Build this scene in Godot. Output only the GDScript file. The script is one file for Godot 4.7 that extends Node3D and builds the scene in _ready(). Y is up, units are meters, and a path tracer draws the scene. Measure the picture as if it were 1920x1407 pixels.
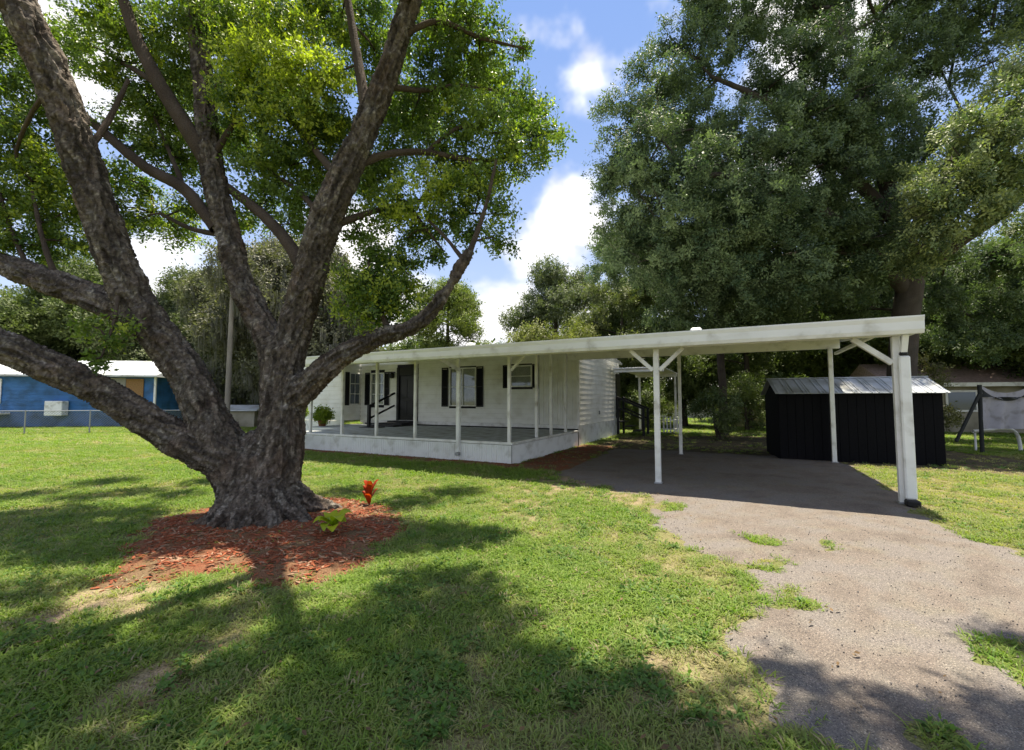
extends Node3D
# A white single-storey mobile home with a long porch and carport roof, seen past a big many-stemmed tree on the lawn.
# Units are metres, y is up; the lawn is y = 0. The home's own axes: u runs along its front (to the right), w runs away from the viewer.

const HOME := Vector3(0.0, 0.0, -11.09)      # front right corner of the deck
const HOME_TURN := -27.0                     # degrees

var rng := RandomNumberGenerator.new()
var taken := {}
var M := {}                                   # materials
var noise_a := FastNoiseLite.new()
var noise_b := FastNoiseLite.new()
var noise_c := FastNoiseLite.new()
var bark_noise := FastNoiseLite.new()
var bark_fine := FastNoiseLite.new()
var bark_tone := FastNoiseLite.new()


func _ready() -> void:
	set_camera_and_light()
	make_noises()
	make_materials()
	build_ground()
	build_home()
	build_carport()
	build_porch_things()
	build_shed()
	build_neighbours()
	build_main_tree()
	build_oak()
	build_background_trees()
	build_garden_things()
	build_grass()


# ---------------------------------------------------------------- camera, sky, sun
func set_camera_and_light() -> void:
	var cam := Camera3D.new()
	cam.name = "camera"
	cam.position = Vector3(0, 1.6, 0)
	cam.rotation_degrees = Vector3(3.4, 0, 0)
	cam.fov = 81.26
	cam.near = 0.05
	cam.far = 1500.0
	cam.current = true
	add_child(cam)

	var env := Environment.new()
	env.background_mode = Environment.BG_SKY
	var sky := Sky.new()
	var psm := PanoramaSkyMaterial.new()
	psm.panorama = sky_image()
	psm.energy_multiplier = 0.58               # the picture shows the sky at its panorama values under this exposure
	sky.sky_material = psm
	env.sky = sky
	env.tonemap_mode = Environment.TONE_MAPPER_LINEAR
	env.tonemap_exposure = 2.5
	env.sdfgi_enabled = true
	env.ssao_enabled = true
	env.ssil_enabled = true
	var we := WorldEnvironment.new()
	we.name = "world"
	we.environment = env
	add_child(we)

	var sun := DirectionalLight3D.new()
	sun.name = "sun"
	sun.light_energy = 1.6
	sun.light_color = Color(1.0, 0.955, 0.87)
	sun.light_angular_distance = 0.55
	sun.shadow_enabled = true
	add_child(sun)
	sun.look_at_from_position(Vector3.ZERO, -Vector3(0.13, 1.0, -0.2), Vector3(0, 0, -1))


func sky_image() -> ImageTexture:
	# blue air, paler towards the horizon, with scattered fair-weather cumulus all the way round
	var wd := 2048
	var hg := 1024
	var n1 := FastNoiseLite.new()
	n1.seed = 5
	n1.noise_type = FastNoiseLite.TYPE_SIMPLEX_SMOOTH
	n1.frequency = 1.0
	n1.fractal_octaves = 5
	n1.fractal_gain = 0.55
	var n2 := FastNoiseLite.new()
	n2.seed = 19
	n2.frequency = 1.0
	n2.fractal_octaves = 4
	# puffs: direction, radius in radians, strength, flatness
	var puffs := [
		[Vector3(0.125, 0.45, -1.0), 0.085, 1.05], [Vector3(0.16, 0.49, -1.0), 0.06, 1.0], [Vector3(0.08, 0.38, -1.0), 0.075, 0.95], [Vector3(0.19, 0.42, -1.0), 0.06, 0.9], [Vector3(0.04, 0.31, -1.0), 0.09, 0.8], [Vector3(0.12, 0.30, -1.0), 0.06, 0.8], [Vector3(-0.01, 0.19, -1.0), 0.11, 1.1],
		[Vector3(0.13, 0.90, -1.0), 0.06, 0.66], [Vector3(0.08, 0.93, -1.0), 0.05, 0.5], [Vector3(0.16, 0.80, -1.0), 0.06, 0.7], [Vector3(0.14, 0.73, -1.0), 0.035, 0.5], [Vector3(0.17, 1.0, -1.0), 0.05, 0.55],
		[Vector3(-0.36, 0.36, -1.0), 0.09, 1.1], [Vector3(-0.25, 0.18, -1.0), 0.10, 1.1], [Vector3(-0.44, 0.2, -1.0), 0.10, 1.2], [Vector3(-0.05, 0.12, -1.0), 0.14, 0.9], [Vector3(0.2, 0.14, -1.0), 0.14, 0.8], [Vector3(0.75, 0.95, -1.0), 0.15, 1.1], [Vector3(0.62, 0.5, -1.0), 0.13, 1.0]]
	var r := RandomNumberGenerator.new()
	r.seed = 77
	for i in 130:  # extra clouds outside the view, added to fill the shade with light
		var az := r.randf() * TAU
		var y := r.randf_range(0.05, 0.95)
		var d := Vector3(cos(az) * sqrt(1 - y * y), y, sin(az) * sqrt(1 - y * y))
		if d.z < -0.2 and absf(d.x) < 0.62:
			continue
		puffs.append([d, r.randf_range(0.08, 0.2), r.randf_range(0.55, 1.1)])
	for q in puffs:
		q[0] = q[0].normalized()
	var data := PackedFloat32Array()
	data.resize(wd * hg * 3)
	var coarse := 8                               # puff strength is smooth: worked out on a coarser grid and blended
	var cw := wd / coarse
	var ch := hg / 2 / coarse + 2
	var cover := PackedFloat32Array()
	cover.resize(cw * ch)
	for j in ch:
		var th := (j * coarse + 0.5) / hg * PI
		for i in cw:
			var ph := (i * coarse + 0.5) / wd * TAU
			var d := Vector3(sin(ph) * sin(th), cos(th), -cos(ph) * sin(th))
			var s := 0.0
			for q in puffs:
				var a: float = acos(clampf(d.dot(q[0]), -1, 1)) / q[1]
				if a < 2.0:
					s = maxf(s, q[2] * exp(-a * a * 1.1))
			cover[j * cw + i] = s
	for j in hg:
		var th := (j + 0.5) / hg * PI
		var y := cos(th)
		var row := j * wd * 3
		if y < -0.02:
			for i in wd:
				data[row] = 0.20
				data[row + 1] = 0.24
				data[row + 2] = 0.16
				row += 3
			continue
		var t := pow(1.0 - clampf(y, 0, 1), 2.6)
		var air := Vector3(0.185, 0.31, 0.63).lerp(Vector3(0.62, 0.72, 0.86), t)
		var cj := j / coarse
		var fj := float(j % coarse) / coarse
		for i in wd:
			var ci := i / coarse
			var fi := float(i % coarse) / coarse
			var c2 := (ci + 1) % cw
			var s := lerpf(lerpf(cover[cj * cw + ci], cover[cj * cw + c2], fi), lerpf(cover[(cj + 1) * cw + ci], cover[(cj + 1) * cw + c2], fi), fj)
			var cr := 0.0
			var br := 1.0
			if s > 0.03:
				var ph := (i + 0.5) / wd * TAU
				var d := Vector3(sin(ph) * sin(th), y, -cos(ph) * sin(th))
				var f := n1.get_noise_3d(d.x * 5.5, d.y * 7.5, d.z * 5.5)
				cr = smoothstep(0.22, 0.92, s + f * 0.7)
				br = 0.95 + 0.34 * n2.get_noise_3d(d.x * 9.0, d.y * 12.0 - 0.4, d.z * 9.0)
			var c := air.lerp(Vector3(1.02, 1.0, 0.99) * br, cr)
			data[row] = c.x
			data[row + 1] = c.y
			data[row + 2] = c.z
			row += 3
	return ImageTexture.create_from_image(Image.create_from_data(wd, hg, false, Image.FORMAT_RGBF, data.to_byte_array()))


# ---------------------------------------------------------------- helpers
func make_noises() -> void:
	var k := 11
	for n in [noise_a, noise_b, noise_c]:
		n.seed = k
		n.noise_type = FastNoiseLite.TYPE_SIMPLEX_SMOOTH
		n.frequency = 1.0
		n.fractal_octaves = 3
		k += 13
	bark_noise.seed = 3
	bark_noise.noise_type = FastNoiseLite.TYPE_CELLULAR
	bark_noise.cellular_return_type = FastNoiseLite.RETURN_DISTANCE2_SUB
	bark_noise.cellular_jitter = 0.9
	bark_noise.frequency = 1.0
	bark_noise.fractal_type = FastNoiseLite.FRACTAL_NONE
	bark_tone.seed = 3
	bark_tone.noise_type = FastNoiseLite.TYPE_CELLULAR
	bark_tone.cellular_return_type = FastNoiseLite.RETURN_CELL_VALUE
	bark_tone.cellular_jitter = 0.9
	bark_tone.frequency = 1.0
	bark_tone.fractal_type = FastNoiseLite.FRACTAL_NONE
	bark_fine.seed = 9
	bark_fine.noise_type = FastNoiseLite.TYPE_SIMPLEX
	bark_fine.frequency = 1.0
	bark_fine.fractal_octaves = 2


func lin(r: float, g: float, b: float) -> Color:
	return Color(r, g, b).linear_to_srgb()


func noise_tex(size: int, freq: float, oct: int, ramp: Array, seed_: int, kind := FastNoiseLite.TYPE_SIMPLEX_SMOOTH, normal := false, strength := 4.0) -> NoiseTexture2D:
	var n := FastNoiseLite.new()
	n.seed = seed_
	n.noise_type = kind
	n.frequency = freq
	n.fractal_octaves = oct
	var t := NoiseTexture2D.new()
	t.width = size
	t.height = size
	t.seamless = true
	t.noise = n
	t.as_normal_map = normal
	t.bump_strength = strength
	if ramp:
		var g := Gradient.new()
		g.offsets = PackedFloat32Array(ramp.map(func(a): return a[0]))
		g.colors = PackedColorArray(ramp.map(func(a): return a[1]))
		t.color_ramp = g
	return t


func grey(v: float) -> Color:
	return Color(v, v, v)


func mat(called: String, colour: Color, rough := 0.8, tex: Texture2D = null, tex_scale := 1.0, spec := 0.4) -> StandardMaterial3D:
	var m := StandardMaterial3D.new()
	m.resource_name = called
	m.albedo_color = colour
	m.roughness = rough
	m.metallic_specular = spec
	if tex:
		m.albedo_texture = tex
		m.uv1_triplanar = true
		m.uv1_world_triplanar = true
		m.uv1_scale = Vector3.ONE * tex_scale
	M[called] = m
	return m


func make_materials() -> void:
	var soft := noise_tex(512, 0.008, 5, [[0.0, Color(0.70, 0.68, 0.63)], [0.22, Color(0.86, 0.855, 0.84)], [0.42, grey(0.97)], [1.0, grey(1.0)]], 21)
	var dirty := noise_tex(512, 0.006, 6, [[0.0, Color(0.72, 0.70, 0.64)], [0.42, Color(0.90, 0.90, 0.88)], [0.7, grey(1.0)]], 22)
	var faint := noise_tex(512, 0.006, 6, [[0.0, Color(0.88, 0.87, 0.84)], [0.45, Color(0.97, 0.97, 0.96)], [0.7, grey(1.0)]], 25)
	var grain := noise_tex(512, 0.09, 3, [[0.0, grey(0.62)], [0.5, grey(0.9)], [1.0, grey(1.0)]], 23)
	var relief := noise_tex(512, 0.05, 4, [], 24)
	mat("white_paint", lin(0.80, 0.80, 0.775), 0.42, soft, 0.5, 0.5)
	mat("white_siding", lin(0.78, 0.78, 0.74), 0.5, faint, 0.45, 0.5)
	mat("white_metal", lin(0.80, 0.81, 0.80), 0.38, soft, 0.5, 0.5)
	mat("deck_floor", lin(0.42, 0.45, 0.47), 0.6, dirty, 0.7)
	mat("black_paint", lin(0.012, 0.012, 0.014), 0.5, grain, 0.6)
	mat("black_door", lin(0.010, 0.010, 0.011), 0.4, soft, 0.6)
	mat("blind", lin(0.5, 0.52, 0.46), 0.7, soft, 0.8)
	mat("interior", lin(0.03, 0.03, 0.03), 0.9)
	mat("shed_black", lin(0.008, 0.008, 0.010), 0.75, grain, 0.4, 0.2)
	mat("shed_roof", lin(0.42, 0.45, 0.50), 0.45, dirty, 0.5, 0.5)
	mat("blue_siding", lin(0.04, 0.15, 0.38), 0.55, dirty, 0.3)
	mat("blue_skirt", lin(0.09, 0.16, 0.33), 0.6, dirty, 0.3)
	mat("pale_roof", lin(0.52, 0.55, 0.58), 0.45, dirty, 0.3, 0.5)
	mat("tan_wood", lin(0.36, 0.20, 0.08), 0.75, grain, 0.4)
	mat("concrete", lin(0.36, 0.35, 0.32), 0.9, grain, 0.6)
	mat("galvanised", lin(0.32, 0.33, 0.34), 0.45)
	M.galvanised.metallic = 0.6
	mat("beige_wall", lin(0.34, 0.31, 0.24), 0.85, dirty, 0.25)
	mat("pink_roof", lin(0.46, 0.33, 0.29), 0.8, grain, 0.15)
	mat("tarp", lin(0.30, 0.29, 0.31), 0.7, soft, 0.6)
	mat("dark_net", lin(0.018, 0.02, 0.018), 0.8)
	mat("pole_wood", lin(0.30, 0.27, 0.23), 0.9, grain, 0.4)
	mat("yellow_fence", lin(0.35, 0.31, 0.12), 0.8, grain, 0.4)
	mat("terracotta", lin(0.25, 0.09, 0.05), 0.8, grain, 1.5)
	var glass := StandardMaterial3D.new()
	glass.resource_name = "window_glass"
	glass.albedo_color = Color(0.55, 0.6, 0.6, 0.12)
	glass.transparency = BaseMaterial3D.TRANSPARENCY_ALPHA
	glass.roughness = 0.04
	glass.metallic_specular = 0.6
	M.glass = glass
	# bark: colour is per-vertex, grain and fine relief from textures
	var bark := mat("bark", Color.WHITE, 0.92, noise_tex(512, 0.05, 4, [[0.0, Color(0.70, 0.66, 0.62)], [0.45, Color(0.88, 0.86, 0.84)], [1.0, Color(1, 1, 1)]], 31), 1.6, 0.25)
	bark.vertex_color_use_as_albedo = true
	bark.heightmap_enabled = true
	bark.heightmap_texture = relief
	bark.heightmap_scale = 1.2
	# leaves
	for nm in ["leaf", "oak_leaf", "far_leaf", "grass_blade", "garden_leaf"]:
		var l := StandardMaterial3D.new()
		l.resource_name = nm
		l.vertex_color_use_as_albedo = true
		l.roughness = 0.5
		l.metallic_specular = 0.4
		l.backlight_enabled = true
		l.backlight = Color(0.93, 1.0, 0.55)
		M[nm] = l
	M.leaf.roughness = 0.38
	M.oak_leaf.roughness = 0.5
	M.oak_leaf.backlight = Color(0.8, 0.86, 0.6)
	M.far_leaf.backlight = Color(0.8, 0.86, 0.55)
	M.grass_blade.roughness = 0.55
	# ground
	var soil := mat("soil", Color.WHITE, 0.95, noise_tex(1024, 0.05, 5, [[0.0, Color(0.60, 0.58, 0.54)], [0.5, Color(0.86, 0.86, 0.84)], [1.0, Color(1, 1, 1)]], 41), 0.9, 0.2)
	soil.vertex_color_use_as_albedo = true
	soil.heightmap_enabled = true
	soil.heightmap_texture = relief
	soil.heightmap_scale = 2.0
	# worn asphalt: grit of light and dark stones over broad stains
	var grit := asphalt_texture()
	var asphalt := mat("asphalt", Color.WHITE, 0.95, grit, 0.55, 0.2)
	asphalt.vertex_color_use_as_albedo = true
	asphalt.heightmap_enabled = true
	asphalt.heightmap_texture = grit
	asphalt.heightmap_scale = 0.9
	var chip := mat("mulch_chip", Color.WHITE, 0.85, grain, 3.0, 0.2)
	chip.vertex_color_use_as_albedo = true
	var pebble := mat("pebble", Color.WHITE, 0.9, grain, 4.0, 0.2)
	pebble.vertex_color_use_as_albedo = true


func asphalt_texture() -> ImageTexture:
	var n := 1024
	var im := Image.create(n, n, false, Image.FORMAT_RGB8)
	var r := RandomNumberGenerator.new()
	r.seed = 8
	im.fill(Color(0.41, 0.39, 0.375))
	var tones := [Color(0.47, 0.445, 0.425), Color(0.34, 0.325, 0.32), Color(0.51, 0.485, 0.455), Color(0.28, 0.27, 0.27), Color(0.43, 0.395, 0.365), Color(0.58, 0.55, 0.52), Color(0.38, 0.36, 0.355)]
	for i in 110000:
		var s := r.randi_range(1, 4)
		var c: Color = tones[r.randi() % tones.size()]
		var x := r.randi_range(0, n - 1)
		var y := r.randi_range(0, n - 1)
		im.fill_rect(Rect2i(x, y, s, r.randi_range(1, 4)), c)
	return ImageTexture.create_from_image(im)


func numbered(called: String) -> String:
	var k: int = taken.get(called, 0)
	taken[called] = k + 1
	return called if k == 0 else "%s_%03d" % [called, k]


func tag(o: Node3D, label: String, category: String, group := "", kind := "") -> void:
	if label: o.set_meta("label", label)
	if category: o.set_meta("category", category)
	if group: o.set_meta("group", group)
	if kind: o.set_meta("kind", kind)


func thing(called: String, label: String, category: String, at := Vector3.ZERO, turn := 0.0, group := "") -> Node3D:
	var o := Node3D.new()
	o.name = numbered(called)
	add_child(o)
	o.position = at
	o.rotation_degrees.y = turn
	tag(o, label, category, group)
	return o


# a thing standing in the home's axes at (u, w); its parts are given in the home's own (u, y, w)
func home_thing(called: String, label: String, category: String, u: float, w: float, group := "") -> Node3D:
	var b := Basis(Vector3.UP, deg_to_rad(HOME_TURN))
	var o := thing(called, label, category, HOME + b * Vector3(u, 0, -w), HOME_TURN, group)
	o.set_meta("uw", Vector2(u, w))
	return o


func part(called: String, mesh: Mesh, m: Material, parent: Node3D, at := Vector3.ZERO) -> MeshInstance3D:
	var o := MeshInstance3D.new()
	o.name = called
	o.mesh = mesh
	o.material_override = m
	o.position = at
	parent.add_child(o, true)
	return o


var box_cache := {}
func bevel_box(size: Vector3, bev := 0.006) -> ArrayMesh:
	var key := "%.4f %.4f %.4f %.4f" % [size.x, size.y, size.z, bev]
	if box_cache.has(key):
		return box_cache[key]
	bev = minf(bev, minf(size.x, minf(size.y, size.z)) * 0.3)
	var st := SurfaceTool.new()
	st.begin(Mesh.PRIMITIVE_TRIANGLES)
	st.set_smooth_group(-1)
	add_bevel_box(st, Transform3D(), size, bev)
	st.generate_normals()
	var m := st.commit()
	box_cache[key] = m
	return m


func add_bevel_box(st: SurfaceTool, t: Transform3D, size: Vector3, bev: float) -> void:
	var h := size / 2
	# three corner points at each of the eight corners
	var P := {}
	for sx in [-1, 1]:
		for sy in [-1, 1]:
			for sz in [-1, 1]:
				var c := Vector3(sx * h.x, sy * h.y, sz * h.z)
				P[[sx, sy, sz, 0]] = t * (c - Vector3(0, sy * bev, sz * bev))
				P[[sx, sy, sz, 1]] = t * (c - Vector3(sx * bev, 0, sz * bev))
				P[[sx, sy, sz, 2]] = t * (c - Vector3(sx * bev, sy * bev, 0))
				face(st, [P[[sx, sy, sz, 0]], P[[sx, sy, sz, 1]], P[[sx, sy, sz, 2]]], t.basis * Vector3(sx, sy, sz))
	for s in [-1, 1]:
		face(st, [P[[s, -1, -1, 0]], P[[s, 1, -1, 0]], P[[s, 1, 1, 0]], P[[s, -1, 1, 0]]], t.basis * Vector3(s, 0, 0))
		face(st, [P[[-1, s, -1, 1]], P[[1, s, -1, 1]], P[[1, s, 1, 1]], P[[-1, s, 1, 1]]], t.basis * Vector3(0, s, 0))
		face(st, [P[[-1, -1, s, 2]], P[[1, -1, s, 2]], P[[1, 1, s, 2]], P[[-1, 1, s, 2]]], t.basis * Vector3(0, 0, s))
	for a in [-1, 1]:
		for b in [-1, 1]:
			face(st, [P[[-1, a, b, 1]], P[[1, a, b, 1]], P[[1, a, b, 2]], P[[-1, a, b, 2]]], t.basis * Vector3(0, a, b))
			face(st, [P[[a, -1, b, 0]], P[[a, 1, b, 0]], P[[a, 1, b, 2]], P[[a, -1, b, 2]]], t.basis * Vector3(a, 0, b))
			face(st, [P[[a, b, -1, 0]], P[[a, b, 1, 0]], P[[a, b, 1, 1]], P[[a, b, -1, 1]]], t.basis * Vector3(a, b, 0))


# a flat convex face turned so that its front looks along "out"
func face(st: SurfaceTool, p: Array, out: Vector3) -> void:
	var n: Vector3 = (p[1] - p[0]).cross(p[2] - p[0])
	if n.dot(out) > 0:
		p = p.duplicate()
		p.reverse()
	for i in range(1, p.size() - 1):
		st.add_vertex(p[0])
		st.add_vertex(p[i])
		st.add_vertex(p[i + 1])


# box part in the home's axes: corner-to-corner (u, y, w)
func hb(called: String, parent: Node3D, a: Vector3, b: Vector3, m: Material, bev := 0.006) -> MeshInstance3D:
	var size := (b - a).abs()
	var c := (a + b) / 2
	var o: Vector2 = parent.get_meta("uw")
	var n := part(called, bevel_box(size, bev), m, parent, Vector3(c.x - o.x, c.y, -(c.z - o.y)))
	return n


# sub-part given in the same axes, under a part made with hb
func hsub(called: String, parent: MeshInstance3D, root: Node3D, a: Vector3, b: Vector3, m: Material, bev := 0.004) -> MeshInstance3D:
	var size := (b - a).abs()
	var c := (a + b) / 2
	var o: Vector2 = root.get_meta("uw")
	return part(called, bevel_box(size, bev), m, parent, Vector3(c.x - o.x, c.y, -(c.z - o.y)) - parent.position)


# square bar between two points of the home's axes
func hbar(called: String, parent: Node3D, a: Vector3, b: Vector3, wide: float, m: Material) -> MeshInstance3D:
	var o: Vector2 = parent.get_meta("uw")
	return bar(called, parent, Vector3(a.x - o.x, a.y, -(a.z - o.y)), Vector3(b.x - o.x, b.y, -(b.z - o.y)), wide, wide, m)


func bar(called: String, parent: Node3D, a: Vector3, b: Vector3, wide: float, deep: float, m: Material) -> MeshInstance3D:
	var d := b - a
	var n := part(called, bevel_box(Vector3(wide, d.length(), deep), 0.006), m, parent, (a + b) / 2)
	var y := d.normalized()
	var x := y.cross(Vector3(0, 0, 1))
	if x.length() < 0.01:
		x = Vector3(1, 0, 0)
	x = x.normalized()
	n.basis = Basis(x, y, x.cross(y))
	return n


# extrude a closed profile (points in x, y; counter-clockwise) along z from z0 to z1
func extrude(profile: PackedVector2Array, z0: float, z1: float, capped := true) -> ArrayMesh:
	var st := SurfaceTool.new()
	st.begin(Mesh.PRIMITIVE_TRIANGLES)
	st.set_smooth_group(-1)
	var n := profile.size()
	var mid := Vector2.ZERO
	for q in profile: mid += q / n
	for i in n:
		var a := profile[i]
		var b := profile[(i + 1) % n]
		var out := Vector2(b.y - a.y, a.x - b.x)
		face(st, [Vector3(a.x, a.y, z0), Vector3(b.x, b.y, z0), Vector3(b.x, b.y, z1), Vector3(a.x, a.y, z1)], Vector3(out.x, out.y, 0))
	if capped:
		var tri := Geometry2D.triangulate_polygon(profile)
		for k in range(0, tri.size(), 3):
			for z in [z0, z1]:
				face(st, [Vector3(profile[tri[k]].x, profile[tri[k]].y, z), Vector3(profile[tri[k + 1]].x, profile[tri[k + 1]].y, z), Vector3(profile[tri[k + 2]].x, profile[tri[k + 2]].y, z)], Vector3(0, 0, 1 if z == maxf(z0, z1) else -1))
	st.generate_normals()
	return st.commit()


# round tube through points [x, y, z, r]; catmull-rom smoothed; returns arrays appended to a SurfaceTool
func add_tube(st: SurfaceTool, pts: Array, sides: int, step: float, bumpy := 0.0, shade := Color(0.1, 0.085, 0.07)) -> void:
	var path := resample(pts, step)
	var n := path.size()
	var normal := Vector3.ZERO
	var rings := []
	for i in n:
		var c := Vector3(path[i][0], path[i][1], path[i][2])
		var a: Array = path[maxi(i - 1, 0)]
		var b: Array = path[mini(i + 1, n - 1)]
		var d := (Vector3(b[0], b[1], b[2]) - Vector3(a[0], a[1], a[2])).normalized()
		if i == 0:
			normal = d.cross(Vector3(0.31, 0.2, 0.93)).normalized()
		normal = (normal - d * normal.dot(d)).normalized()
		var bi := d.cross(normal)
		var ring := PackedVector3Array()
		for k in sides:
			var a2 := TAU * k / sides
			var o := normal * cos(a2) + bi * sin(a2)
			var r: float = path[i][3]
			if bumpy > 0.0:
				r += bumpy * noise_a.get_noise_3dv((c + o * r) * 5.0) + bumpy * 0.5 * bark_fine.get_noise_3d(cos(a2) * r * 30.0, path[i][4] * 6.0, sin(a2) * r * 30.0)
			ring.append(c + o * r)
		rings.append(ring)
	var base: int = st.get_meta("count", 0)
	for i in n:
		for k in sides:
			var tint := 0.8 + 0.35 * noise_b.get_noise_3dv(rings[i][k] * 3.0)
			st.set_color(Color(shade.r * tint, shade.g * tint, shade.b * tint))
			st.add_vertex(rings[i][k])
	for i in n - 1:
		for k in sides:
			var k2 := (k + 1) % sides
			var q := [base + i * sides + k, base + i * sides + k2, base + (i + 1) * sides + k2, base + (i + 1) * sides + k]
			for v in [q[0], q[2], q[1], q[0], q[3], q[2]]:
				st.add_index(v)
	st.set_meta("count", base + n * sides)


func tube_tool() -> SurfaceTool:
	var st := SurfaceTool.new()
	st.begin(Mesh.PRIMITIVE_TRIANGLES)
	st.set_smooth_group(0)
	st.set_meta("count", 0)
	return st


func tube_mesh(st: SurfaceTool) -> ArrayMesh:
	st.generate_normals()
	return st.commit()


# [x, y, z, r] points to evenly spaced [x, y, z, r, s]
func resample(pts: Array, step: float) -> Array:
	var out := []
	var s := 0.0
	for i in pts.size() - 1:
		var p0: Array = pts[maxi(i - 1, 0)]
		var p1: Array = pts[i]
		var p2: Array = pts[i + 1]
		var p3: Array = pts[mini(i + 2, pts.size() - 1)]
		var len := Vector3(p2[0] - p1[0], p2[1] - p1[1], p2[2] - p1[2]).length()
		var m := maxi(1, int(ceil(len / step)))
		for k in (m + 1 if i == pts.size() - 2 else m):
			var t := float(k) / m
			var q := [0, 0, 0, 0, 0.0]
			for c in 3:
				q[c] = 0.5 * (2.0 * p1[c] + (p2[c] - p0[c]) * t + (2.0 * p0[c] - 5.0 * p1[c] + 4.0 * p2[c] - p3[c]) * t * t + (3.0 * p1[c] - p0[c] - 3.0 * p2[c] + p3[c]) * t * t * t)
			q[3] = lerpf(p1[3], p2[3], t)
			q[4] = s + len * t
			out.append(q)
		s += len
	return out


# many copies of one small mesh as one part; rows of 16 floats (3x4 transform, colour)
func scatter(called: String, mesh: Mesh, m: Material, rows: PackedFloat32Array, parent: Node) -> MultiMeshInstance3D:
	var mm := MultiMesh.new()
	mm.transform_format = MultiMesh.TRANSFORM_3D
	mm.use_colors = true
	mm.mesh = mesh
	mm.instance_count = rows.size() / 16
	mm.buffer = rows
	var o := MultiMeshInstance3D.new()
	o.name = called
	o.multimesh = mm
	o.material_override = m
	parent.add_child(o, true)
	o.set_meta("kind", "stuff")
	return o


func add_row(rows: PackedFloat32Array, at: int, b: Basis, o: Vector3, c: Color) -> void:
	var k := at * 16
	rows[k] = b.x.x; rows[k + 1] = b.y.x; rows[k + 2] = b.z.x; rows[k + 3] = o.x
	rows[k + 4] = b.x.y; rows[k + 5] = b.y.y; rows[k + 6] = b.z.y; rows[k + 7] = o.y
	rows[k + 8] = b.x.z; rows[k + 9] = b.y.z; rows[k + 10] = b.z.z; rows[k + 11] = o.z
	rows[k + 12] = c.r; rows[k + 13] = c.g; rows[k + 14] = c.b; rows[k + 15] = 1.0


func to_home(x: float, z: float) -> Vector2:
	var dz := z - HOME.z
	return Vector2(x * 0.891007 + dz * 0.453990, x * 0.453990 - dz * 0.891007)


# ---------------------------------------------------------------- ground
const DRIVE := [[0.95, -9.7], [1.5, -8.6], [2.32, -7.3], [1.74, -5.75], [1.96, -4.98], [2.18, -4.3], [2.03, -3.72], [1.52, -3.17], [1.48, -2.79], [1.52, -2.5], [1.33, -2.26], [1.57, -2.11], [1.9, -1.0], [2.0, 2.5], [6.4, 2.5], [5.6, -3.0], [5.35, -4.67], [5.43, -5.41], [5.82, -6.37], [6.3, -6.85], [9.0, -12.2], [3.5, -15.0]]
const MULCH := [[-4.75, -6.6], [-4.75, -5.75], [-4.15, -4.75], [-3.62, -3.7], [-3.1, -4.0], [-2.7, -4.2], [-2.35, -3.95], [-2.03, -3.9], [-1.61, -4.0], [-1.4, -4.52], [-1.35, -5.63], [-1.8, -6.7], [-2.81, -7.4], [-4.0, -7.2]]
const SIDE_MULCH := [[-0.4, -10.75], [0.5, -10.2], [1.35, -10.3], [3.6, -15.5], [2.6, -16.2], [0.0, -11.1]]
# bare sandy spots in the lawn: x, z, radius, strength
const SAND := [[0.93, -8.6, 0.6, 1.0], [1.62, -7.5, 0.55, 0.8], [-2.02, -2.63, 0.2, 0.9], [-3.25, -3.55, 0.3, 0.9], [1.15, -4.4, 0.25, 0.4], [1.0, -3.2, 0.16, 0.5], [0.9, -2.75, 0.13, 0.6], [1.05, -2.3, 0.12, 0.5], [0.2, -5.9, 0.4, 0.45], [0.5, -7.0, 0.4, 0.5], [-0.4, -2.9, 0.2, 0.4], [7.0, -7.6, 0.8, 0.4], [8.5, -8.6, 0.9, 0.4]]
# tufts that have taken hold in the worn asphalt
const TUFTS := [[2.21, -3.58, 0.2], [3.02, -5.16, 0.16], [3.15, -2.85, 0.2], [2.55, -4.3, 0.14], [3.5, -5.0, 0.1], [2.4, -6.8, 0.35], [2.0, -2.2, 0.1]]
var drive_poly := PackedVector2Array()
var mulch_poly := PackedVector2Array()
var side_poly := PackedVector2Array()


# signed distance to a polygon, positive inside
func inside_by(poly: PackedVector2Array, q: Vector2) -> float:
	var best := 1e9
	var n := poly.size()
	for i in n:
		var c := Geometry2D.get_closest_point_to_segment(q, poly[i], poly[(i + 1) % n])
		best = minf(best, c.distance_squared_to(q))
	return sqrt(best) * (1.0 if Geometry2D.is_point_in_polygon(q, poly) else -1.0)


func ragged(x: float, z: float) -> float:
	return 0.20 * noise_a.get_noise_2d(x * 1.3, z * 1.3) + 0.10 * noise_b.get_noise_2d(x * 5.0, z * 5.0)


func drive_in(x: float, z: float) -> float:
	if x < -0.5 or x > 10 or z < -16:
		return -1.0
	var d := inside_by(drive_poly, Vector2(x, z)) + ragged(x, z)
	for t in TUFTS:
		d = minf(d, Vector2(x - t[0], z - t[1]).length() - t[2] * 0.8 + 1.5 * ragged(x * 1.7, z * 1.7))
	return d


func mulch_in(x: float, z: float) -> float:
	var best := -1.0
	if x > -6 and x < 0 and z > -9 and z < -2:
		best = inside_by(mulch_poly, Vector2(x, z)) + ragged(x, z)
	if x > -2 and x < 5 and z < -9 and z > -17:
		best = maxf(best, inside_by(side_poly, Vector2(x, z)) + ragged(x, z))
	var h := to_home(x, z)
	if h.x > -9 and h.x < 0.1:
		best = maxf(best, 0.34 - absf(h.y + 0.05) + 0.5 * ragged(x, z))
	return best


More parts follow.
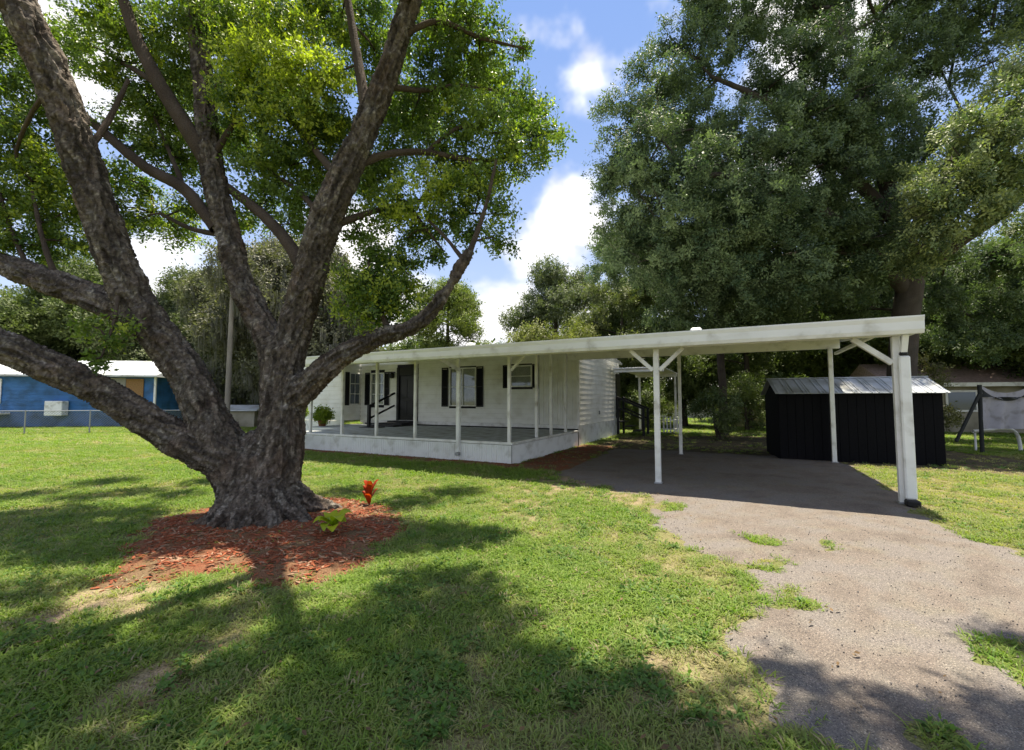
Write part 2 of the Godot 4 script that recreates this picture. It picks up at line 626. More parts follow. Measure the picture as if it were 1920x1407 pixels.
func sand_at(x: float, z: float) -> float:
	var s := 0.0
	for q in SAND:
		var d: float = Vector2(x - q[0], z - q[1]).length() / q[2]
		if d < 2.0:
			s = maxf(s, q[3] * (1.0 - smoothstep(0.5, 1.5, d + 1.6 * noise_b.get_noise_2d(x * 3.0, z * 3.0))))
	return s


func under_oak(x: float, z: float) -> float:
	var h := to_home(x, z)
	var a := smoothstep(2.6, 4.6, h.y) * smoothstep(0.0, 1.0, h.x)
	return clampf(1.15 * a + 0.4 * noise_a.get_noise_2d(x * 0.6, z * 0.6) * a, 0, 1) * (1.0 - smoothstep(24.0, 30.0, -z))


func ground_height(x: float, z: float) -> float:
	return 0.012 * noise_a.get_noise_2d(x * 0.9, z * 0.9) + 0.006 * noise_b.get_noise_2d(x * 4.0, z * 4.0) - 0.006


func build_ground() -> void:
	for q in DRIVE: drive_poly.append(Vector2(q[0], q[1]))
	for q in MULCH: mulch_poly.append(Vector2(q[0], q[1]))
	for q in SIDE_MULCH: side_poly.append(Vector2(q[0], q[1]))
	# one sheet, fine close by and coarse far off
	var xs := spread_out(0.0, 14.0, 0.16, 400.0)
	var zs := spread_out(-6.5, 10.0, 0.16, 400.0)
	var st := SurfaceTool.new()
	st.begin(Mesh.PRIMITIVE_TRIANGLES)
	st.set_smooth_group(0)
	for z in zs:
		for x in xs:
			var n := noise_c.get_noise_2d(x * 0.55, z * 0.55)
			var n2 := noise_b.get_noise_2d(x * 2.3 + 9.0, z * 2.3)
			var c := Vector3(0.15, 0.18, 0.06).lerp(Vector3(0.27, 0.235, 0.13), clampf(0.35 + 0.7 * n + 0.5 * n2, 0, 1))
			if absf(x) < 16 and z > -26:
				c = c.lerp(Vector3(0.36, 0.27, 0.20) * (1.0 + 0.25 * n2), sand_at(x, z))
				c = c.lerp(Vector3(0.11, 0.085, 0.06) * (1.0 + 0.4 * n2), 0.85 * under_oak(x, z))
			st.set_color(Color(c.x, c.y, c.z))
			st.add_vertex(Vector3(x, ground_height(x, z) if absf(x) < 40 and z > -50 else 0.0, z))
	grid_faces(st, xs.size(), zs.size())
	st.generate_normals()
	var g := part("lawn_ground", st.commit(), M.soil, self)
	g.set_meta("kind", "structure")
	# worn asphalt driveway, its ragged edge running out under the lawn
	var d := patch_mesh(Rect2(-0.2, -15.6, 10.2, 18.2), 0.1, func(x, z): return drive_in(x, z), 0.022, func(x, z):
		var n := noise_c.get_noise_2d(x * 0.8, z * 0.8)
		var n2 := noise_a.get_noise_2d(x * 2.1 + 4.0, z * 2.1)
		var t := 1.0 + 0.26 * n + 0.22 * n2 + 0.12 * noise_b.get_noise_2d(x * 7.0, z * 7.0)
		var c := Vector3(1.0, 0.95, 0.90).lerp(Vector3(1.28, 1.18, 1.04), smoothstep(0.05, 0.5, noise_b.get_noise_2d(x * 0.5 - 3.0, z * 0.9)))
		return c * t)
	d.generate_normals()
	var dr := part("driveway", d.commit(), M.asphalt, self)
	dr.set_meta("kind", "structure")
	# mulch: a low mound of soil and shredded red bark lying on it
	var mm := patch_mesh(Rect2(-9.5, -17.0, 15.0, 14.2), 0.1, func(x, z): return mulch_in(x, z), 0.035, func(x, z):
		var n := noise_c.get_noise_2d(x * 1.7, z * 1.7)
		return Vector3(0.25, 0.095, 0.055).lerp(Vector3(0.20, 0.14, 0.085), clampf(0.5 + 1.3 * n, 0, 1)))
	mm.generate_normals()
	var mb := part("mulch_bed", mm.commit(), M.soil, self)
	mb.set_meta("kind", "structure")
	scatter_mulch()
	scatter_stones()


func spread_out(mid: float, half: float, step: float, far: float) -> PackedFloat32Array:
	var pos := [0.0]
	var s := step
	while pos[-1] < far:
		if pos[-1] > half:
			s *= 1.13
		pos.append(pos[-1] + s)
	var out := PackedFloat32Array()
	for i in range(pos.size() - 1, 0, -1):
		out.append(mid - pos[i])
	for v in pos:
		out.append(mid + v)
	return out


func grid_faces(st: SurfaceTool, nx: int, nz: int) -> void:
	for j in nz - 1:
		for i in nx - 1:
			var a := j * nx + i
			for v in [a, a + 1, a + nx, a + 1, a + nx + 1, a + nx]:
				st.add_index(v)


# a low sheet that rises out of the lawn where its mask is positive
func patch_mesh(r: Rect2, step: float, mask: Callable, rise: float, colour: Callable) -> SurfaceTool:
	var st := SurfaceTool.new()
	st.begin(Mesh.PRIMITIVE_TRIANGLES)
	st.set_smooth_group(0)
	var nx := int(r.size.x / step) + 1
	var nz := int(r.size.y / step) + 1
	var ids := PackedInt32Array()
	ids.resize(nx * nz)
	var ms := PackedFloat32Array()
	ms.resize(nx * nz)
	for j in nz:
		for i in nx:
			ms[j * nx + i] = mask.call(r.position.x + i * step, r.position.y + j * step)
	var count := 0
	for j in nz:
		for i in nx:
			var k := j * nx + i
			ids[k] = -1
			if ms[k] > -0.3:
				var x := r.position.x + i * step
				var z := r.position.y + j * step
				var c: Vector3 = colour.call(x, z)
				st.set_color(Color(c.x, c.y, c.z))
				st.add_vertex(Vector3(x, ground_height(x, z) + rise * (2.0 * smoothstep(-0.25, 0.3, ms[k]) - 0.9) - 0.002, z))
				ids[k] = count
				count += 1
	for j in nz - 1:
		for i in nx - 1:
			var a := j * nx + i
			if ids[a] >= 0 and ids[a + 1] >= 0 and ids[a + nx] >= 0 and ids[a + nx + 1] >= 0:
				for v in [a, a + 1, a + nx, a + 1, a + nx + 1, a + nx]:
					st.add_index(ids[v])
	return st


func scatter_mulch() -> void:
	# one shred of bark: a thin crooked sliver
	var st := SurfaceTool.new()
	st.begin(Mesh.PRIMITIVE_TRIANGLES)
	st.set_smooth_group(-1)
	var top := [Vector3(-0.5, 0.10, -0.16), Vector3(0.1, 0.16, -0.22), Vector3(0.5, 0.08, -0.05), Vector3(0.42, 0.10, 0.12), Vector3(-0.1, 0.15, 0.2), Vector3(-0.46, 0.1, 0.1)]
	var low := top.map(func(v): return Vector3(v.x * 0.96, v.y - 0.13, v.z * 0.9))
	face(st, top, Vector3.UP)
	for i in 6:
		face(st, [top[i], top[(i + 1) % 6], low[(i + 1) % 6], low[i]], Vector3(top[i].x, 0, top[i].z) + Vector3(top[(i + 1) % 6].x, 0, top[(i + 1) % 6].z))
	st.generate_normals()
	var chip := st.commit()
	var rows := PackedFloat32Array()
	rows.resize(16000 * 16)
	var n := 0
	rng.seed = 15
	for i in 60000:
		var big := i % 3 != 0
		var x := rng.randf_range(-5.4, -0.8) if big else rng.randf_range(-9.0, 4.2)
		var z := rng.randf_range(-7.8, -3.2) if big else rng.randf_range(-16.5, -9.0)
		var m := mulch_in(x, z)
		if m < -0.12 or rng.randf() > 0.25 + 1.2 * m or n >= 16000:
			continue
		if rng.randf() < smoothstep(-0.3, 0.3, noise_c.get_noise_2d(x * 1.9 + 3.0, z * 1.9)) * 0.9:
			continue
		var b := Basis(Vector3.UP, rng.randf() * TAU) * Basis(Vector3(1, 0, 0), rng.randf_range(-0.4, 0.4)) * Basis(Vector3(0, 0, 1), rng.randf_range(-0.35, 0.35))
		var s := rng.randf_range(0.03, 0.085)
		b = b.scaled_local(Vector3(s, s * 0.5, s * rng.randf_range(0.4, 0.8)))
		var c := Color(0.40, 0.125, 0.06).lerp(Color(0.21, 0.07, 0.04), rng.randf())
		if rng.randf() < 0.22:
			c = Color(0.38, 0.24, 0.16)
		add_row(rows, n, b, Vector3(x, ground_height(x, z) + 0.035 * (2.0 * smoothstep(-0.25, 0.3, m) - 0.9) + 0.004, z), c)
		n += 1
	rows.resize(n * 16)
	var o := scatter("mulch_chips", chip, M.mulch_chip, rows, self)
	tag(o, "red shredded bark mulch round the big tree and along the deck", "mulch")


func scatter_stones() -> void:
	var sm := SphereMesh.new()
	sm.radius = 0.5
	sm.height = 0.8
	sm.radial_segments = 6
	sm.rings = 3
	var rows := PackedFloat32Array()
	rows.resize(14000 * 16)
	var n := 0
	rng.seed = 16
	for i in 9000:
		var d := 1.2 + 8.0 * pow(rng.randf(), 1.5)
		var x := rng.randf_range(0.8, 7.5)
		var z := -d
		if drive_in(x, z) < -0.1 or n >= 14000:
			continue
		var s := 0.005 + 0.009 * pow(rng.randf(), 3.0)
		var b := Basis.from_euler(Vector3(rng.randf() * 6, rng.randf() * 6, rng.randf() * 6)).scaled_local(Vector3(s, s * 0.8, s * 1.2))
		var t := rng.randf_range(0.13, 0.24)
		add_row(rows, n, b, Vector3(x, ground_height(x, z) + 0.024, z), Color(t, t * 0.94, t * 0.88))
		n += 1
	rows.resize(n * 16)
	var o := scatter("loose_gravel", sm, M.pebble, rows, self)
	tag(o, "loose grey grit strewn over the worn asphalt driveway", "gravel")


# ---------------------------------------------------------------- the mobile home
const WALL := 5.3        # w of its front wall
const FLOOR := 0.56

func build_home() -> void:
	var t := home_thing("mobile_home", "long white single-storey mobile home with black shutters behind the porch", "house", -6.0, WALL)
	var top := 3.42
	# openings in the front wall: u0, u1, y0, y1
	var holes := [[-5.66, -4.34, 1.38, 2.98], [-2.80, -1.84, 2.14, 2.98], [-8.5, -7.3, FLOOR + 0.16, 3.1], [-10.1, -9.25, 1.42, 2.9]]
	var rows := 14
	var y0 := FLOOR + 0.16
	var dy := (top - y0) / rows
	for i in rows:
		var a := y0 + i * dy
		var cuts := [[-10.7, -1.56]]
		for h in holes:
			if h[2] < a + dy - 0.01 and h[3] > a + 0.01:
				var next := []
				for c in cuts:
					if h[1] <= c[0] or h[0] >= c[1]:
						next.append(c)
						continue
					if h[0] - c[0] > 0.02: next.append([c[0], h[0]])
					if c[1] - h[1] > 0.02: next.append([h[1], c[1]])
				cuts = next
		for c in cuts:
			var at := Vector3((c[0] + c[1]) / 2 + 6.0, a, 0)
			part("siding_board", lap_board(c[1] - c[0] - 0.004, dy), M.white_siding, t, at)
	# base trim, corner trims, frieze
	hb("base_trim", t, Vector3(-10.7, FLOOR + 0.03, WALL - 0.02), Vector3(0.0, y0 - 0.004, WALL + 0.05), M.white_paint)
	hb("corner_trim", t, Vector3(-0.06, y0, WALL - 0.03), Vector3(0.035, top, WALL + 0.06), M.white_paint)
	hb("wall_core", t, Vector3(-10.6, 0.05, WALL + 0.16), Vector3(-0.1, top, WALL + 0.22), M.interior)
	# upright ribbed panels at the right end
	for i in 8:
		var u := -1.55 + i * 0.187
		var panel := hb("wall_panel", t, Vector3(u, y0, WALL - 0.008), Vector3(u + 0.182, top, WALL + 0.04), M.white_siding, 0.012)
		hsub("rib", panel, t, Vector3(u + 0.07, y0 + 0.002, WALL - 0.022), Vector3(u + 0.11, top - 0.002, WALL - 0.009), M.white_siding, 0.008)
	# side wall under the carport, and its skirting
	for i in rows:
		var bm := part("siding_board", lap_board(6.2, dy, 0.007), M.white_siding, t, Vector3(6.0, y0 + i * dy, -(WALL + 3.15 - WALL)))
		bm.rotation.y = PI / 2
	for i in 12:
		var w := WALL + 0.05 + i * 0.52
		hb("skirting_panel", t, Vector3(-0.03, -0.03, w), Vector3(-0.006, y0 - 0.006, w + 0.512), M.white_metal, 0.006)
	hb("back_wall", t, Vector3(-17.0, -0.03, WALL + 6.3), Vector3(-0.04, top, WALL + 6.4), M.white_siding)
	hb("outlet_box", t, Vector3(0.016, 1.05, WALL + 2.55), Vector3(0.06, 1.2, WALL + 2.63), M.galvanised)
	# the wing at the left end: a return wall with a window, and its front
	for i in rows:
		var r := part("siding_board", lap_board(1.06, dy), M.white_siding, t, Vector3(-10.7 + 6.0 + 0.0, y0 + i * dy, 0.55))
		r.rotation.y = PI / 2
		part("siding_board", lap_board(5.6, dy), M.white_siding, t, Vector3(-13.5 + 6.0 - 0.03, y0 + i * dy, 1.12))
	hb("skirting_panel", t, Vector3(-16.3, -0.03, WALL - 1.1), Vector3(-10.72, y0 - 0.005, WALL - 1.06), M.white_metal)
	hb("corner_trim", t, Vector3(-10.76, y0, WALL - 1.15), Vector3(-10.67, top, WALL - 1.07), M.white_paint)
	# low roof, just above the porch roof at the back
	var ridge := extrude(PackedVector2Array([Vector2(0, 3.42), Vector2(6.9, 3.42), Vector2(6.9, 3.5), Vector2(3.3, 3.95), Vector2(0, 3.5)]), 0, 17.2)
	var rf := part("roof", ridge, M.pale_roof, t, Vector3(-11.2, 0, -0.05))
	rf.basis = Basis(Vector3(0, 0, -1), Vector3(0, 1, 0), Vector3(1, 0, 0))
	# windows
	window(t, -5.66, -4.34, 1.38, 2.98, 2, 2)
	window(t, -2.80, -1.84, 2.14, 2.98, 1, 2)
	window(t, -10.1, -9.25, 1.42, 2.9, 2, 3)
	for s in [[-6.02, -5.70, 1.36, 3.0], [-4.30, -3.98, 1.36, 3.0], [-3.08, -2.83, 2.10, 3.0], [-1.81, -1.575, 2.10, 3.0], [-9.22, -8.94, 1.4, 2.92], [-10.42, -10.13, 1.4, 2.92]]:
		shutter(t, s[0], s[1], s[2], s[3])
	# the dark sill band under the small window
	hb("window_ledge", t, Vector3(-2.83, 2.05, WALL - 0.05), Vector3(-1.81, 2.135, WALL - 0.016), M.black_paint)
	# window on the wing's return wall
	var wf := hb("window", t, Vector3(-10.72, 1.42, WALL - 0.72), Vector3(-10.665, 2.9, WALL - 0.1), M.white_paint, 0.01)
	for i in 2:
		for j in 3:
			hsub("pane", wf, t, Vector3(-10.666, 1.48 + j * 0.47, WALL - 0.68 + i * 0.28), Vector3(-10.655, 1.91 + j * 0.47, WALL - 0.44 + i * 0.28), M.pane_grey if M.has("pane_grey") else pane_material(), 0.002)
	var sh := hb("shutter", t, Vector3(-10.69, 1.4, WALL - 0.98), Vector3(-10.65, 2.92, WALL - 0.75), M.black_paint)
	sh.set_meta("label", "narrow black shutter beside the wing's window")
	# door: black slab in a black frame, with a black panel over it
	var d := hb("door", t, Vector3(-8.36, FLOOR + 0.2, WALL + 0.02), Vector3(-7.44, 2.72, WALL + 0.07), M.black_door, 0.008)
	for q in [[-8.22, -7.94, 1.75, 2.55], [-7.86, -7.58, 1.75, 2.55], [-8.22, -7.94, 0.95, 1.6], [-7.86, -7.58, 0.95, 1.6]]:
		hsub("door_panel", d, t, Vector3(q[0], q[2], WALL + 0.004), Vector3(q[1], q[3], WALL + 0.019), M.black_door, 0.008)
	hsub("handle", d, t, Vector3(-7.53, 1.55, WALL - 0.04), Vector3(-7.48, 1.66, WALL + 0.018), M.galvanised, 0.01)
	hb("door_frame", t, Vector3(-8.5, FLOOR + 0.16, WALL - 0.05), Vector3(-8.37, 3.1, WALL + 0.1), M.black_paint)
	hb("door_frame", t, Vector3(-7.43, FLOOR + 0.16, WALL - 0.05), Vector3(-7.3, 3.1, WALL + 0.1), M.black_paint)
	hb("transom_panel", t, Vector3(-8.36, 2.73, WALL - 0.03), Vector3(-7.44, 3.1, WALL + 0.1), M.black_paint)
	hb("door_sill", t, Vector3(-8.36, FLOOR + 0.13, WALL - 0.12), Vector3(-7.44, FLOOR + 0.19, WALL + 0.1), M.white_paint)
	var lamp := hb("wall_lantern", t, Vector3(-8.82, 2.62, WALL - 0.2), Vector3(-8.62, 2.86, WALL - 0.02), M.black_paint, 0.05)
	hsub("lantern_cap", lamp, t, Vector3(-8.85, 2.865, WALL - 0.23), Vector3(-8.59, 2.91, WALL - 0.02), M.black_paint, 0.01)
	# back door in the side wall
	var bd := hb("back_door", t, Vector3(0.0, 0.8, WALL + 5.5), Vector3(0.05, 2.9, WALL + 6.28), M.black_door)
	hsub("handle", bd, t, Vector3(0.051, 1.7, WALL + 5.56), Vector3(0.1, 1.8, WALL + 5.62), M.galvanised)


func pane_material() -> StandardMaterial3D:
	return mat("pane_grey", lin(0.10, 0.12, 0.15), 0.06, null, 1.0, 0.6)


# one clapboard: its lower edge stands proud; origin at the middle of its lower back edge, facing +z
var lap_cache := {}
func lap_board(long: float, high: float, proud := 0.016) -> ArrayMesh:
	var key := "%.3f %.3f %.3f" % [long, high, proud]
	if not lap_cache.has(key):
		var m := extrude(PackedVector2Array([Vector2(0, 0.0), Vector2(proud, 0.003), Vector2(proud - 0.001, 0.012), Vector2(0.003, high - 0.002), Vector2(0, high - 0.002)]), -long / 2, long / 2)
		# turn so that the profile's x becomes +z and its length runs along x
		var st := SurfaceTool.new()
		st.append_from(m, 0, Transform3D(Basis(Vector3(0, 0, 1), Vector3(0, 1, 0), Vector3(-1, 0, 0)), Vector3.ZERO))
		lap_cache[key] = st.commit()
	return lap_cache[key]


func window(t: Node3D, u0: float, u1: float, y0: float, y1: float, nu: int, ny: int) -> void:
	var f := 0.05
	var w := WALL
	var fr := hb("window", t, Vector3(u0, y0, w - 0.03), Vector3(u1, y0 + f, w + 0.06), M.white_paint)
	hsub("frame", fr, t, Vector3(u0, y1 - f, w - 0.03), Vector3(u1, y1, w + 0.06), M.white_paint)
	hsub("frame", fr, t, Vector3(u0, y0 + f, w - 0.03), Vector3(u0 + f, y1 - f, w + 0.06), M.white_paint)
	hsub("frame", fr, t, Vector3(u1 - f, y0 + f, w - 0.03), Vector3(u1, y1 - f, w + 0.06), M.white_paint)
	for i in range(1, nu):
		var u := lerpf(u0, u1, float(i) / nu)
		hsub("mullion", fr, t, Vector3(u - 0.02, y0 + f, w - 0.012), Vector3(u + 0.02, y1 - f, w + 0.03), M.white_paint)
	for j in range(1, ny):
		var y := lerpf(y0, y1, float(j) / ny)
		hsub("muntin", fr, t, Vector3(u0 + f, y - 0.015, w - 0.005), Vector3(u1 - f, y + 0.015, w + 0.025), M.white_paint)
	for i in nu:
		var a := lerpf(u0, u1, float(i) / nu) + 0.025
		var b := lerpf(u0, u1, float(i + 1) / nu) - 0.025
		hsub("pane", fr, t, Vector3(a, y0 + f, w + 0.034), Vector3(b, y1 - f, w + 0.04), M.glass, 0.001)
	var st := SurfaceTool.new()
	st.begin(Mesh.PRIMITIVE_TRIANGLES)
	st.set_smooth_group(-1)
	var y := y0 + 0.03
	while y < y1 - 0.03:
		add_bevel_box(st, Transform3D(Basis(Vector3(1, 0, 0), -0.75), Vector3(0, y, 0)), Vector3(u1 - u0 - 0.08, 0.05, 0.004), 0.001)
		y += 0.042
	st.generate_normals()
	var o: Vector2 = t.get_meta("uw")
	part("blind", st.commit(), M.blind, fr, Vector3((u0 + u1) / 2 - o.x, 0, -(w + 0.1 - o.y)) - fr.position)


func shutter(t: Node3D, u0: float, u1: float, y0: float, y1: float) -> void:
	var st := SurfaceTool.new()
	st.begin(Mesh.PRIMITIVE_TRIANGLES)
	st.set_smooth_group(-1)
	var wide := u1 - u0
	var mid := Vector3(0, (y0 + y1) / 2, 0)
	for s in [-1, 1]:
		add_bevel_box(st, Transform3D(Basis(), mid + Vector3(s * (wide / 2 - 0.02), 0, 0)), Vector3(0.04, y1 - y0, 0.03), 0.004)
	for y in [y0 + 0.025, (y0 + y1) / 2, y1 - 0.025]:
		add_bevel_box(st, Transform3D(Basis(), Vector3(0, y, 0)), Vector3(wide - 0.081, 0.05, 0.028), 0.004)
	var y := y0 + 0.07
	while y < y1 - 0.06:
		add_bevel_box(st, Transform3D(Basis(Vector3(1, 0, 0), 0.6), Vector3(0, y, -0.004)), Vector3(wide - 0.081, 0.042, 0.006), 0.001)
		y += 0.036
	st.generate_normals()
	var o: Vector2 = t.get_meta("uw")
	part("shutter", st.commit(), M.black_paint, t, Vector3((u0 + u1) / 2 - o.x, 0, -(WALL - 0.045 - o.y)))


# ---------------------------------------------------------------- porch and carport
const EAVE_W := -1.2
const U0 := -7.9
const U1 := 7.57

func roof_y(w: float) -> float:
	return 2.868 + 0.085 * (w - EAVE_W)


func build_carport() -> void:
	var t := home_thing("carport", "long white metal carport and porch roof on white posts with braces", "carport", 3.6, -0.95)
	# roof pans side by side, each with a raised seam
	var wide := (U1 - U0) / 50.0
	var long := 6.7
	var prof := PackedVector2Array([Vector2(0.003, 0), Vector2(wide - 0.001, 0), Vector2(wide - 0.001, 0.014), Vector2(wide + 0.022, 0.014), Vector2(wide + 0.018, 0.03), Vector2(wide - 0.022, 0.03), Vector2(wide - 0.03, 0.012), Vector2(0.003, 0.012)])
	var pan := extrude(prof, 0, -long)
	var slope := atan(0.085)
	for i in 50:
		var p := part("roof_pan", pan, M.white_metal, t, Vector3(U0 + i * wide - 3.6, 2.868, -(EAVE_W - 0.03 + 0.95)))
		p.rotation.x = slope
	# roof pans added out of sight towards the wing, to shade the deck
	var pan2 := extrude(prof, 0, -3.7)
	for i in 10:
		var p := part("roof_pan", pan2, M.white_metal, t, Vector3(U0 - (i + 1) * wide - 3.6, roof_y(1.5), -(1.5 + 0.95)))
		p.rotation.x = slope
	# gutter fascia along the front
	var gp := PackedVector2Array([Vector2(0, 2.62), Vector2(0.075, 2.62), Vector2(0.1, 2.68), Vector2(0.105, 2.80), Vector2(0.125, 2.86), Vector2(0.125, 2.885), Vector2(0.112, 2.885), Vector2(0.112, 2.866), Vector2(0, 2.866)])
	var seg := (U1 + 0.02 - U0) / 3.0
	for i in 3:
		var g := part("gutter", extrude(gp, -seg + 0.002, -0.002), M.white_metal, t)
		g.basis = Basis(Vector3(0, 0, 1), Vector3(0, 1, 0), Vector3(-1, 0, 0))
		g.position = Vector3(U0 + i * seg - 3.6, 0, -((EAVE_W - 0.02) - (-0.95)))
	# end fascia on the right
	hb("end_fascia", t, Vector3(U1 + 0.004, 2.66, EAVE_W + 0.12), Vector3(U1 + 0.04, 2.90, EAVE_W + 0.6), M.white_metal)
	var ef := hb("end_fascia", t, Vector3(U1 + 0.004, 3.0, EAVE_W + 0.7), Vector3(U1 + 0.04, 3.2, 5.2), M.white_metal)
	ef.rotation.x = slope
	# beams
	hb("front_beam", t, Vector3(0.2, 2.63, -1.0), Vector3(7.45, 2.80, -0.9), M.white_paint)
	hb("porch_beam", t, Vector3(U0, 2.745, 0.0), Vector3(0.19, 2.875, 0.09), M.white_paint)
	hb("back_beam", t, Vector3(0.06, 2.97, 4.05), Vector3(7.5, 3.215, 4.15), M.white_paint)
	hb("side_beam", t, Vector3(7.36, 2.80, -0.5), Vector3(7.44, 2.865, 4.0), M.white_paint)
	# posts
	for q in [[3.67, -0.95, 2.628, 0.105], [7.33, -0.95, 2.628, 0.1], [3.56, 4.1, 2.968, 0.09], [7.29, 4.1, 2.968, 0.1]]:
		var p := hb("post", t, Vector3(q[0] - q[3] / 2, -0.05, q[1] - q[3] / 2), Vector3(q[0] + q[3] / 2, q[2], q[1] + q[3] / 2), M.white_paint, 0.008)
		hsub("post_foot", p, t, Vector3(q[0] - q[3] * 0.7, -0.02, q[1] - q[3] * 0.7), Vector3(q[0] + q[3] * 0.7, 0.035, q[1] + q[3] * 0.7), M.galvanised, 0.006)
	for u in [-7.5, -6.05, -4.6, -3.13, -1.67, -0.1]:
		hb("porch_post", t, Vector3(u - 0.04, FLOOR - 0.01, 0.005), Vector3(u + 0.04, 2.742, 0.085), M.white_paint)
	for w in [1.76, 2.88, 4.2]:
		var u := -0.1
		hb("porch_post", t, Vector3(u - 0.04, FLOOR - 0.01, w - 0.04), Vector3(u + 0.04, roof_y(w) - 0.01, w + 0.04), M.white_paint)
	# knee braces
	for s in [-1, 1]:
		hbar("brace", t, Vector3(3.67 + s * 0.06, 2.2, -0.95), Vector3(3.67 + s * 0.50, 2.62, -0.95), 0.075, M.white_paint)
	hbar("brace", t, Vector3(7.28, 2.2, -0.95), Vector3(6.78, 2.62, -0.95), 0.085, M.white_paint)
	hbar("brace", t, Vector3(-0.05, 2.38, 0.045), Vector3(0.36, 2.76, 0.045), 0.065, M.white_paint)
	# downspouts
	var ds := hb("downspout", t, Vector3(7.32, 0.1, -1.13), Vector3(7.46, 2.3, -1.03), M.white_metal, 0.02)
	hsub("spout_mouth", ds, t, Vector3(7.31, 0.0, -1.2), Vector3(7.48, 0.1, -1.04), M.black_paint, 0.02)
	hsub("spout_collar", ds, t, Vector3(7.34, 2.3, -1.125), Vector3(7.44, 2.37, -1.035), M.black_paint, 0.02)
	hbar("spout_elbow", t, Vector3(7.39, 2.36, -1.08), Vector3(7.40, 2.63, -1.16), 0.08, M.white_metal)
	var d2 := hb("downspout", t, Vector3(-1.62, 0.24, -0.12), Vector3(-1.52, 2.42, -0.02), M.white_metal, 0.015)
	hsub("spout_mouth", d2, t, Vector3(-1.625, 0.16, -0.17), Vector3(-1.515, 0.235, -0.03), M.galvanised, 0.015)
	hbar("spout_elbow", t, Vector3(-1.57, 2.43, -0.07), Vector3(-1.45, 2.66, -1.1), 0.09, M.white_metal)
	# small bumps on the roof edge: a vent cap and a clamp
	for q in [[-0.75, 0.1], [4.4, 0.08]]:
		hb("roof_vent", t, Vector3(q[0] - 0.1, roof_y(-0.8), -0.85), Vector3(q[0] + 0.1, roof_y(-0.8) + q[1] + 0.03, -0.7), M.white_metal, 0.03)


